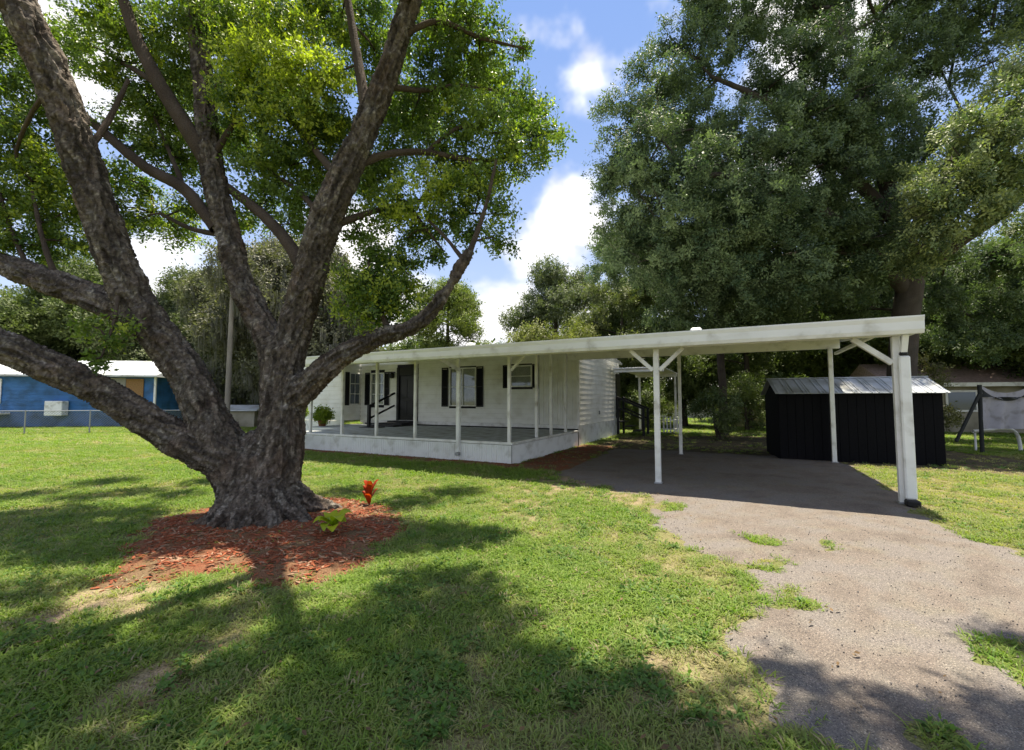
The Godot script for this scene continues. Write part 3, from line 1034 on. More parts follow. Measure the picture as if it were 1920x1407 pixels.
func build_porch_things() -> void:
	# deck with ribbed skirting
	var t := home_thing("porch_deck", "low white deck with upright ribbed skirting along the front of the home", "porch", -4.0, 0.0)
	var boards := 38
	for i in boards:
		var w := 0.02 + i * (WALL - 0.06) / boards
		hb("deck_board", t, Vector3(-10.6 if w > 2.4 else -8.55, FLOOR - 0.045, w), Vector3(-0.02, FLOOR - 0.012, w + (WALL - 0.06) / boards - 0.006), M.deck_floor, 0.003)
	hb("edge_rail", t, Vector3(-8.6, FLOOR - 0.07, -0.03), Vector3(0.02, FLOOR - 0.005, 0.018), M.white_paint)
	hb("edge_rail", t, Vector3(-0.018, FLOOR - 0.07, 0.02), Vector3(0.02, FLOOR - 0.005, WALL - 0.04), M.white_paint)
	# skirting panels: shallow upright ribs
	var pw := 0.43
	var prof := PackedVector2Array()
	var pts := []
	var x := 0.0
	var ribs := 6
	var rw := (pw - 0.004) / ribs
	for k in ribs:
		pts.append_array([Vector2(x, 0.0), Vector2(x + rw * 0.35, 0.0), Vector2(x + rw * 0.45, 0.012), Vector2(x + rw * 0.9, 0.012)])
		x += rw
	pts.append(Vector2(x, 0.0))
	for q in pts: prof.append(Vector2(q.x, q.y + 0.012))
	prof.append(Vector2(x, 0.0))
	prof.append(Vector2(0, 0.0))
	prof.reverse()
	var high := FLOOR - 0.08
	var m := extrude(prof, -(high + 0.05), 0)
	for i in 20:
		var s := part("skirting_panel", m, M.white_metal, t)
		s.position = Vector3(-8.6 + i * pw + 4.0, -0.05, 0.018)
		s.basis = Basis(Vector3(1, 0, 0), Vector3(0, 0, 1), Vector3(0, -1, 0))
	for i in 12:
		var s := part("skirting_panel", m, M.white_metal, t)
		s.basis = Basis(Vector3(0, 0, -1), Vector3(1, 0, 0), Vector3(0, -1, 0))
		s.position = Vector3(-0.012 + 4.0, -0.05, -0.02 - i * pw)
	# black stairs with handrails at the door
	var st := home_thing("porch_steps", "black wooden steps with slanting handrail below the black front door", "steps", -8.0, WALL - 1.0)
	for k in 3:
		hb("tread", st, Vector3(-8.52, FLOOR - 0.01, WALL - 1.6 + 0.5 * k), Vector3(-7.25, FLOOR + 0.06 + 0.06 * k, WALL - 1.105 + 0.5 * k), M.black_paint)
	for u in [-8.58]:
		hb("newel_post", st, Vector3(u - 0.06, FLOOR - 0.01, WALL - 1.65), Vector3(u + 0.06, 1.45, WALL - 1.53), M.black_paint)
		hbar("handrail", st, Vector3(u, 1.38, WALL - 1.6), Vector3(u, 1.95, WALL - 0.08), 0.08, M.black_paint)
		hbar("handrail", st, Vector3(u, 0.86, WALL - 1.6), Vector3(u, 1.4, WALL - 0.08), 0.07, M.black_paint)
	hb("mat", st, Vector3(-8.3, FLOOR - 0.005, WALL - 2.4), Vector3(-7.4, FLOOR + 0.015, WALL - 1.9), M.black_paint)
	# back steps
	var bs := home_thing("back_steps", "black wooden steps and railing at the back door under the carport", "steps", 0.6, WALL + 5.9)
	for k in 3:
		hb("tread", bs, Vector3(0.07 + 0.36 * (2 - k), 0.2 + 0.2 * k, WALL + 5.4), Vector3(0.42 + 0.36 * (2 - k), 0.25 + 0.2 * k, WALL + 6.4), M.black_paint)
	for w in [WALL + 5.3, WALL + 6.45]:
		for u in [0.15, 1.3]:
			hb("rail_post", bs, Vector3(u - 0.05, -0.03, w - 0.05), Vector3(u + 0.05, 1.75 if u < 1 else 1.2, w + 0.05), M.black_paint)
		hbar("handrail", bs, Vector3(0.1, 1.78, w), Vector3(1.36, 1.22, w), 0.09, M.black_paint)
		hbar("handrail", bs, Vector3(0.1, 1.3, w), Vector3(1.36, 0.74, w), 0.07, M.black_paint)
	# cover over the yard behind
	var pc := home_thing("patio_cover", "white flat patio cover on thin posts behind the carport", "patio cover", 2.3, WALL + 8.0)
	for i in 5:
		hb("roof_pan", pc, Vector3(0.3 + i * 0.42, 3.0, WALL + 4.0), Vector3(0.715 + i * 0.42, 3.05, WALL + 9.0), M.white_metal)
	hb("beam", pc, Vector3(0.3, 2.86, WALL + 8.7), Vector3(2.4, 2.995, WALL + 8.8), M.white_paint)
	hb("beam", pc, Vector3(0.3, 2.86, WALL + 4.1), Vector3(2.4, 2.995, WALL + 4.2), M.white_paint)
	for q in [[2.3, WALL + 8.75], [0.5, WALL + 8.75]]:
		hb("post", pc, Vector3(q[0] - 0.05, -0.03, q[1] - 0.04), Vector3(q[0] + 0.05, 2.858, q[1] + 0.04), M.white_paint)


# ---------------------------------------------------------------- shed and neighbours
func build_shed() -> void:
	var t := thing("storage_shed", "black board storage shed with pale metal roof behind the carport", "shed", Vector3(9.35, 0, -12.35), -20.0)
	var hw := 1.78
	var deep := 1.0
	var eave := 1.80
	for i in 18:
		var x := -hw + i * 0.1978
		part("wall_board", bevel_box(Vector3(0.193, eave + 0.03, 0.03), 0.004), M.shed_black, t, Vector3(x + 0.099, eave / 2 - 0.025, deep - 0.1))
	for s in [-1, 1]:
		part("end_wall", extrude(PackedVector2Array([Vector2(-deep + 0.1, -0.03), Vector2(deep - 0.12, -0.03), Vector2(deep - 0.12, eave - 0.01), Vector2(0, 2.17), Vector2(-deep + 0.1, eave - 0.01)]), -0.015, 0.015), M.shed_black, t, Vector3(s * (hw - 0.02), 0, 0)).rotation.y = -PI / 2
	part("back_wall", bevel_box(Vector3(2 * hw, eave, 0.03)), M.shed_black, t, Vector3(0, eave / 2, -deep + 0.08))
	# roof sheets with ribs
	var tilt := atan2(0.42, deep)
	var n := 10
	for i in n:
		for s in [-1, 1]:
			var wide := 2 * (hw + 0.1) / n
			var r := part("roof_sheet", bevel_box(Vector3(wide - 0.006, 0.016, 1.16), 0.003), M.shed_roof, t, Vector3(-hw - 0.1 + (i + 0.5) * wide, eave + 0.225, s * (deep / 2 + 0.03)))
			r.rotation.x = s * tilt
			for k in [-0.3, 0.3]:
				part("rib", bevel_box(Vector3(0.03, 0.014, 1.15), 0.004), M.shed_roof, r, Vector3(wide * k, 0.016, 0))
	part("ridge_cap", bevel_box(Vector3(2 * hw + 0.22, 0.03, 0.16), 0.01), M.shed_roof, t, Vector3(0, eave + 0.455, 0))


func plain_house_walls(t: Node3D, size: Vector3, m: Material, board: float, at: Vector3, face_z: float) -> void:
	var n := int(size.y / board)
	for i in n:
		part("siding_board", lap_board(size.x, board), m, t, Vector3(at.x, at.y + i * board, face_z))


func build_neighbours() -> void:
	# blue house to the left
	var t := thing("blue_house", "blue neighbouring house with pale metal roof beyond the tree", "house", Vector3(-28.5, 0, -29.0), 8.0)
	var x0 := -9.0
	var x1 := 5.6
	for i in 10:
		part("siding_board", lap_board(x1 - x0, 0.22), M.blue_siding, t, Vector3((x0 + x1) / 2, 0.9 + i * 0.22, 2.0))
		var s := part("siding_board", lap_board(5.4, 0.22), M.blue_siding, t, Vector3(x1 - 0.01, 0.9 + i * 0.22, -0.75))
		s.rotation.y = PI / 2
	part("skirting", bevel_box(Vector3(x1 - x0, 0.95, 0.05)), M.blue_skirt, t, Vector3((x0 + x1) / 2, 0.43, 1.97))
	part("skirting", bevel_box(Vector3(0.05, 0.95, 5.4)), M.blue_skirt, t, Vector3(x1 - 0.03, 0.43, -0.76))
	var roof := part("roof", extrude(PackedVector2Array([Vector2(-3.8, 3.1), Vector2(2.6, 3.1), Vector2(2.6, 3.2), Vector2(-0.6, 4.35), Vector2(-3.8, 3.2)]), x0 - 0.3, x1 + 0.4), M.pale_roof, t)
	roof.basis = Basis(Vector3(0, 0, 1), Vector3(0, 1, 0), Vector3(-1, 0, 0))
	roof.mesh = extrude(PackedVector2Array([Vector2(-3.8, 3.1), Vector2(2.6, 3.1), Vector2(2.6, 3.2), Vector2(-0.6, 4.35), Vector2(-3.8, 3.2)]), -x1 - 0.4, -x0 + 0.3)
	for k in 24:
		var xx := x0 - 0.2 + k * 0.63
		if xx < x1 + 0.35:
			bar("roof_seam", t, Vector3(xx, 3.215, 2.58), Vector3(xx, 4.36, -0.58), 0.04, 0.03, M.pale_roof)
	# tan and orange boards over an opening near the corner, a white box and trims
	part("pale_panel", bevel_box(Vector3(1.15, 1.5, 0.04)), M.concrete, t, Vector3(3.35, 2.3, 2.05))
	var bp := part("boarded_panel", bevel_box(Vector3(1.0, 1.9, 0.05)), M.tan_wood, t, Vector3(4.45, 2.05, 2.05))
	bp.set_meta("label", "orange wooden panel beside the blue corner")
	part("corner_trim", bevel_box(Vector3(0.12, 2.3, 0.1)), M.white_paint, t, Vector3(x1, 2.0, 2.02))
	part("cooler_box", bevel_box(Vector3(0.95, 0.9, 0.5), 0.03), M.white_metal, t, Vector3(0.35, 1.15, 2.3))
	# little white porch at its left
	part("porch_floor", bevel_box(Vector3(2.6, 0.12, 1.6)), M.white_paint, t, Vector3(-3.6, 0.85, 2.85))
	for x in [-4.8, -3.6, -2.42]:
		part("porch_post", bevel_box(Vector3(0.16, 2.4, 0.16)), M.white_paint, t, Vector3(x, 1.95, 3.5))
	part("porch_rail", bevel_box(Vector3(2.3, 0.1, 0.08)), M.white_paint, t, Vector3(-3.6, 1.72, 3.5))
	for k in 12:
		part("baluster", bevel_box(Vector3(0.06, 0.7, 0.05)), M.white_paint, t, Vector3(-4.7 + k * 0.2, 1.31, 3.5))
	var wn := part("window", bevel_box(Vector3(0.9, 1.5, 0.06)), M.white_paint, t, Vector3(-3.3, 2.2, 2.06))
	part("pane", bevel_box(Vector3(0.74, 1.34, 0.02), 0.002), pane_material(), wn, Vector3(0, 0, 0.03))
	# chain-link fence in front of it
	var f := thing("chain_link_fence", "low grey chain-link fence in front of the blue house", "fence", Vector3(-22.5, 0, -21.4), 14.0)
	for k in 9:
		part("fence_post", tube_between(Vector3(0, -0.05, 0), Vector3(0, 1.16, 0), 0.03), M.galvanised, f, Vector3(-14.0 + k * 2.6, 0, 0))
	part("top_rail", tube_between(Vector3(-14.0, 1.12, 0), Vector3(6.8, 1.12, 0), 0.022), M.galvanised, f)
	var st := SurfaceTool.new()
	st.begin(Mesh.PRIMITIVE_TRIANGLES)
	var x := -14.0
	while x < 6.0:
		for s in [0, 1]:
			var a := Vector3(x + s * 1.08, 0.02, 0)
			var b := Vector3(x + (1 - s) * 1.08, 1.1, 0)
			var o := Vector3(0, 0.005, 0.003)
			face(st, [a - o, a + o, b + o, b - o], Vector3(0, 0, 1))
		x += 0.12
	st.generate_normals()
	part("wire_mesh", st.commit(), M.galvanised, f)

	# utility pole
	var u := thing("utility_pole", "pale grey wooden utility pole standing behind the big tree", "pole", Vector3(-15.6, 0, -24.0))
	var pt := tube_tool()
	add_tube(pt, [[0, -0.1, 0, 0.15], [0.02, 4, 0, 0.13], [0.05, 8.4, 0, 0.105]], 12, 0.6, 0.004, Color(0.40, 0.38, 0.35))
	part("shaft", tube_mesh(pt), M.bark, u)
	part("pole_cap", bevel_box(Vector3(0.24, 0.04, 0.24)), M.galvanised, u, Vector3(0.05, 8.42, 0))

	# white vehicle-like pale block left behind the trunk fork is a low outbuilding roof
	var lo := thing("low_outbuilding", "low pale-roofed outbuilding seen between the tree's stems", "building", Vector3(-17.2, 0, -27.5), 10.0)
	part("wall", bevel_box(Vector3(2.6, 1.0, 1.8)), M.beige_wall, lo, Vector3(0, 0.48, 0))
	part("roof", extrude(PackedVector2Array([Vector2(-1.1, 0.99), Vector2(1.1, 0.99), Vector2(1.1, 1.05), Vector2(0, 1.35), Vector2(-1.1, 1.05)]), -1.5, 1.5), M.pale_roof, lo).rotation.y = PI / 2

	# beige house with pinkish roof on the right
	var r := thing("beige_house", "beige neighbouring house with pinkish roof beyond the right-hand fence", "house", Vector3(25.5, 0, -24.0), -18.0)
	part("wall", bevel_box(Vector3(12.0, 2.6, 5.0)), M.beige_wall, r, Vector3(1.2, 1.25, 0))
	part("roof", extrude(PackedVector2Array([Vector2(-3.0, 2.4), Vector2(3.0, 2.4), Vector2(3.0, 2.5), Vector2(0, 3.75), Vector2(-3.0, 2.5)]), -6.5, 6.5), M.pink_roof, r, Vector3(1.2, 0, 0)).rotation.y = PI / 2
	part("fascia", bevel_box(Vector3(13.1, 0.2, 0.05)), M.white_paint, r, Vector3(1.2, 2.42, 3.03))
	for q in [-2.0, 2.4]:
		var wn2 := part("window", bevel_box(Vector3(1.3, 1.1, 0.08)), M.white_paint, r, Vector3(q, 1.6, 2.52))
		part("pane", bevel_box(Vector3(1.1, 0.9, 0.02), 0.002), pane_material(), wn2, Vector3(0, 0, 0.04))

	# fence posts with sagging cloth
	var fn := thing("cloth_fence", "dark posts hung with sagging grey cloth at the right edge of the yard", "fence", Vector3(14.4, 0, -13.5), -4.0)
	for k in 4:
		var p := part("fence_post", tube_between(Vector3(0, -0.05, 0), Vector3(0, 2.1, 0), 0.055), M.dark_net, fn, Vector3(k * 1.55, 0, 0))
		p.rotation.z = [-0.02, 0.03, -0.02, 0.02][k]
	bar("prop", fn, Vector3(-0.75, 0.35, 0.02), Vector3(0.0, 1.8, 0.02), 0.07, 0.07, M.dark_net)
	for k in 3:
		part("cloth", sag_sheet(1.5, 1.35, 0.25 + 0.1 * k, k), M.tarp, fn, Vector3(0.03 + k * 1.55, 0.75, 0))
		part("net", sag_sheet(1.5, 0.3, 0.42, k + 5), M.dark_net, fn, Vector3(0.03 + k * 1.55, 1.72, 0.05))
	# white curved pipe low on the grass
	var wp := thing("white_pipe", "white bent pipe standing low in the grass by the cloth fence", "pipe", Vector3(14.9, 0, -14.2))
	part("tube", tube_between_points([[0, 0.62, 0, 0.05], [0.5, 0.66, 0.03, 0.05], [0.9, 0.70, 0.05, 0.05], [1.2, 0.66, 0.06, 0.05], [1.36, 0.45, 0.07, 0.05], [1.4, 0.0, 0.08, 0.05]]), M.white_paint, wp)
	part("stand", tube_between(Vector3(0.05, -0.03, 0), Vector3(0.05, 0.62, 0), 0.03), M.white_paint, wp)

	# far side of the yard behind the carport: pale house, yellow gate, dark bin
	var b := thing("pale_house", "sunlit pale house glimpsed through the trees behind the carport", "house", Vector3(15.5, 0, -43.0), -12.0)
	part("wall", bevel_box(Vector3(15.0, 2.7, 5.0)), M.white_siding, b, Vector3(0, 1.3, 0))
	part("roof", extrude(PackedVector2Array([Vector2(-3.1, 2.6), Vector2(3.1, 2.6), Vector2(3.1, 2.7), Vector2(0, 3.9), Vector2(-3.1, 2.7)]), -8, 8), M.pale_roof, b).rotation.y = PI / 2
	for q in [-5.0, -1.0, 3.5]:
		var wn3 := part("window", bevel_box(Vector3(1.4, 1.2, 0.08)), M.white_paint, b, Vector3(q, 1.5, 2.52))
		part("pane", bevel_box(Vector3(1.2, 1.0, 0.02), 0.002), pane_material(), wn3, Vector3(0, 0, 0.04))
	var yf := thing("yellow_fence", "weathered yellowish board fence behind the carport", "fence", Vector3(13.6, 0, -27.0), -6.0)
	for k in 16:
		part("fence_board", bevel_box(Vector3(0.2, 1.7 + 0.04 * (k % 3), 0.03)), M.yellow_fence, yf, Vector3(k * 0.215, 0.82, 0))
	for y in [0.5, 1.3]:
		part("fence_rail", bevel_box(Vector3(3.45, 0.09, 0.04)), M.yellow_fence, yf, Vector3(1.6, y, -0.04))
	var pk := thing("picket_panel", "short white picket panel standing in the shade behind the carport", "fence", Vector3(7.6, 0, -22.0), -20.0)
	for k in 6:
		part("picket", bevel_box(Vector3(0.07, 0.8, 0.02)), M.white_paint, pk, Vector3(k * 0.16, 0.42, 0))
	for y in [0.2, 0.65]:
		part("rail", bevel_box(Vector3(0.95, 0.06, 0.03)), M.white_paint, pk, Vector3(0.4, y, -0.026))


func tube_between(a: Vector3, b: Vector3, r: float) -> ArrayMesh:
	return tube_between_points([[a.x, a.y, a.z, r], [b.x, b.y, b.z, r]])


func tube_between_points(p: Array) -> ArrayMesh:
	var st := tube_tool()
	add_tube(st, p, 8, 0.25)
	return tube_mesh(st)


# a hanging sheet between two posts: its top sags and folds run down it
func sag_sheet(wide: float, high: float, sag: float, k: int) -> ArrayMesh:
	var st := SurfaceTool.new()
	st.begin(Mesh.PRIMITIVE_TRIANGLES)
	st.set_smooth_group(0)
	var nx := 24
	var ny := 8
	for j in ny + 1:
		for i in nx + 1:
			var s := float(i) / nx
			var v := float(j) / ny
			var droop := sag * 4.0 * s * (1.0 - s)
			var fold := 0.05 * sin(s * 17.0 + k * 2.0 + v * 2.0) * (0.3 + v)
			st.add_vertex(Vector3(s * wide, (high - droop) * (1.0 - v) , fold))
	for j in ny:
		for i in nx:
			var a := j * (nx + 1) + i
			for q in [a, a + 1, a + nx + 1, a + 1, a + nx + 2, a + nx + 1]:
				st.add_index(q)
	st.generate_normals()
	return st.commit()


# ---------------------------------------------------------------- trees
# leafy twig ends: n folded leaves along a short curved stalk; about one unit long
func sprig(n: int, leaf: float, wide: float, seed_: int, droop := 0.0) -> ArrayMesh:
	var r := RandomNumberGenerator.new()
	r.seed = seed_
	var st := SurfaceTool.new()
	st.begin(Mesh.PRIMITIVE_TRIANGLES)
	st.set_smooth_group(-1)
	for i in n:
		var t := (i + 0.5) / n
		var root := Vector3(r.randf_range(-0.12, 0.12), t - 0.5, r.randf_range(-0.12, 0.12))
		var a := i * 2.4 + r.randf_range(-0.5, 0.5)
		var d := Vector3(cos(a), r.randf_range(0.0, 0.9) - droop, sin(a)).normalized()
		if i == n - 1:
			d = Vector3(0.1, 1, 0.1).normalized()
		var side := d.cross(Vector3(r.randf_range(-0.5, 0.5), 1, r.randf_range(-0.5, 0.5))).normalized()
		var up := side.cross(d)
		var l := leaf * r.randf_range(0.75, 1.2)
		var w := l * wide * 0.5
		var bend := -up * l * 0.12
		var base := root + d * l * 0.12
		var mid := root + d * l * 0.55 - up * w * 0.35
		var tip := root + d * l + bend
		var le := root + d * l * 0.5 + side * w
		var ri := root + d * l * 0.5 - side * w
		for q in [[base, le, mid], [base, mid, ri], [mid, le, tip], [mid, tip, ri]]:
			for v in q: st.add_vertex(v)
	st.generate_normals()
	return st.commit()


# fill clumps [x, y, z, r, sun_tint share] with sprigs; leaves gather in tufts with gaps between them
func crown(parent: Node3D, clumps: Array, mesh: Mesh, m: Material, per_m3: float, size: float, seed_: int, dark: Color, light: Color, sun_tint: Color, gap := -0.12, freq := 1.6, squash := 0.85) -> MultiMeshInstance3D:
	var r := RandomNumberGenerator.new()
	r.seed = seed_
	var rows := PackedFloat32Array()
	var cap := 0
	for c in clumps:
		cap += int(per_m3 * pow(c[3], 2.4) * 4.2) + 4
	rows.resize(cap * 16)
	var n := 0
	for c in clumps:
		var mid := Vector3(c[0], c[1], c[2]) - parent.position
		var rad: float = c[3]
		var count := int(per_m3 * pow(rad, 2.4) * 4.2) + 4
		for i in count:
			var d := Vector3(r.randfn(), r.randfn(), r.randfn()).normalized()
			var out := pow(r.randf(), 0.45)
			var q := mid + Vector3(d.x, d.y * squash, d.z) * rad * out * 1.12
			var f := noise_a.get_noise_3dv(q * freq + Vector3(seed_, 0, 0))
			if f < gap + 0.25 * (out - 0.7):
				continue
			if n >= cap:
				break
			var s := size * r.randf_range(0.7, 1.3)
			var y := (d * 0.8 + Vector3(r.randfn() * 0.5, r.randfn() * 0.4 + 0.15, r.randfn() * 0.5)).normalized()
			var x := y.cross(Vector3(r.randf() - 0.5, r.randf() - 0.5, r.randf() - 0.5)).normalized()
			var b := Basis(x * s, y * s, x.cross(y) * s)
			var t := clampf(0.5 + 0.7 * noise_b.get_noise_3dv(q * 0.9) + r.randf_range(-0.35, 0.35), 0, 1)
			var col := dark.lerp(light, t)
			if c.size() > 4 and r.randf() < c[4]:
				col = col.lerp(sun_tint, r.randf_range(0.45, 1.0))  # lighter, yellower leaf colour paints sunlight into the marked clumps
			add_row(rows, n, b, q, col)
			n += 1
	rows.resize(n * 16)
	return scatter("crown", mesh, m, rows, parent)


# thin wood reaching from the nearest limb point into each clump, joined as one part
func twigs(parent: Node3D, nodes: Array, clumps: Array, seed_: int, thick: float, shade: Color, reach := 2.2) -> void:
	var r := RandomNumberGenerator.new()
	r.seed = seed_
	var st := tube_tool()
	var list := clumps.duplicate()
	var known := nodes.duplicate()
	for c in list:
		var q := Vector3(c[0], c[1], c[2])
		var best := Vector3.ZERO
		var bd := 1e9
		for n in known:
			var v := Vector3(n[0], n[1], n[2])
			var d := v.distance_to(q) + maxf(0.0, v.y - q.y) * 0.7
			if d < bd:
				bd = d
				best = v
		if bd > reach:
			continue
		var rad: float = thick * (0.6 + 0.5 * c[3])
		var midp := best.lerp(q, 0.5) + Vector3(r.randf_range(-0.1, 0.1), 0.08 * bd, r.randf_range(-0.1, 0.1))
		add_tube(st, [[best.x, best.y, best.z, rad], [midp.x, midp.y, midp.z, rad * 0.7], [q.x, q.y, q.z, rad * 0.45]].map(func(a): return [a[0] - parent.position.x, a[1] - parent.position.y, a[2] - parent.position.z, a[3]]), 5, 0.25, 0.0, shade)
		known.append([midp.x, midp.y, midp.z])
		for k in 3:
			var e: Vector3 = q + Vector3(r.randfn(), r.randfn() * 0.6 + 0.2, r.randfn()).normalized() * c[3] * 0.85
			var s := midp.lerp(q, 0.4 + 0.25 * k)
			add_tube(st, [[s.x, s.y, s.z, rad * 0.4], [e.x, e.y, e.z, rad * 0.15]].map(func(a): return [a[0] - parent.position.x, a[1] - parent.position.y, a[2] - parent.position.z, a[3]]), 4, 0.4, 0.0, shade)
	var o := part("twigs", tube_mesh(st), M.bark, parent)
	o.set_meta("kind", "stuff")


const STEMS := [
	["trunk", [[-3.55,-0.27,-6.25,0.583], [-3.59,0.16,-6.25,0.493], [-3.60,0.54,-6.25,0.424], [-3.58,0.86,-6.30,0.338]]],
	["left_stem", [[-3.73,0.39,-6.20,0.358], [-3.95,0.84,-6.15,0.305], [-4.17,1.21,-6.12,0.266]]],
	["low_left", [[-3.94,0.79,-6.10,0.286], [-4.42,1.01,-6.00,0.223], [-4.83,1.33,-5.85,0.191], [-5.28,1.67,-5.70,0.175], [-5.71,1.98,-5.50,0.172], [-6.11,2.23,-5.30,0.175], [-6.58,2.46,-5.10,0.171], [-7.26,2.76,-4.90,0.144]]],
	["high_left", [[-4.17,1.21,-6.12,0.262], [-4.39,1.73,-6.10,0.233], [-4.77,2.29,-6.10,0.229], [-5.14,2.83,-6.00,0.229], [-5.37,3.37,-5.90,0.216], [-5.53,3.93,-5.80,0.201], [-5.68,4.66,-5.65,0.187], [-5.81,5.30,-5.50,0.184], [-5.93,5.84,-5.35,0.189], [-6.11,6.41,-5.20,0.184], [-6.34,7.09,-5.10,0.149], [-6.70,8.24,-5.00,0.110]]],
	["side_left", [[-5.32,2.81,-6.00,0.180], [-5.78,3.02,-6.00,0.174], [-6.41,3.24,-6.10,0.170], [-7.26,3.53,-6.30,0.153], [-8.32,3.88,-6.50,0.134]]],
	["right_stem", [[-3.42,0.48,-6.28,0.372], [-3.32,0.93,-6.30,0.319], [-3.30,1.31,-6.30,0.286], [-3.32,1.77,-6.30,0.268], [-3.31,2.23,-6.30,0.272]]],
	["middle", [[-3.33,2.19,-6.30,0.213], [-3.66,2.72,-6.35,0.178], [-3.99,3.28,-6.40,0.162], [-4.24,3.94,-6.45,0.160], [-4.47,4.62,-6.50,0.153], [-4.63,5.29,-6.50,0.136], [-4.73,5.97,-6.50,0.127], [-4.82,6.75,-6.50,0.113], [-4.95,7.71,-6.50,0.106], [-4.99,8.84,-6.40,0.084]]],
	["high_right", [[-3.26,2.25,-6.30,0.225], [-3.10,2.86,-6.30,0.211], [-2.90,3.46,-6.20,0.201], [-2.70,4.05,-6.10,0.210], [-2.41,4.70,-6.00,0.186], [-2.05,5.41,-5.90,0.151], [-1.74,6.11,-5.80,0.131], [-1.50,6.72,-5.70,0.118], [-1.27,7.39,-5.60,0.106], [-1.01,8.43,-5.50,0.080]]],
	["low_right", [[-3.18,1.63,-6.30,0.226], [-2.76,1.96,-6.20,0.165], [-2.41,2.24,-6.15,0.129], [-1.91,2.48,-6.10,0.105], [-1.40,2.62,-6.00,0.089], [-1.09,2.86,-5.95,0.070], [-0.84,3.22,-5.90,0.059], [-0.60,3.62,-5.90,0.049]]],
	["root", [[-3.62,0.30,-6.09,0.26],[-3.81,0.10,-5.90,0.17],[-4.00,-0.06,-5.70,0.10]]],
	["root", [[-3.31,0.30,-6.13,0.26],[-3.02,0.10,-5.99,0.17],[-2.72,-0.06,-5.85,0.11]]],
	["root", [[-3.28,0.30,-6.30,0.26],[-2.95,0.10,-6.42,0.17],[-2.62,-0.06,-6.55,0.12]]],
	["root", [[-3.48,0.30,-6.03,0.26],[-3.44,0.10,-5.74,0.17],[-3.40,-0.06,-5.45,0.10]]],
	["root", [[-3.65,0.30,-6.25,0.26],[-3.87,0.10,-6.30,0.17],[-4.10,-0.06,-6.35,0.10]]],
	["root", [[-3.58,0.30,-6.42,0.26],[-3.69,0.10,-6.70,0.17],[-3.80,-0.06,-7.00,0.10]]],
	["root", [[-3.56,0.30,-6.05,0.26],[-3.65,0.10,-5.80,0.17],[-3.75,-0.06,-5.55,0.09]]],
	["root", [[-3.38,0.30,-6.05,0.26],[-3.19,0.10,-5.80,0.17],[-3.00,-0.06,-5.55,0.09]]],
]
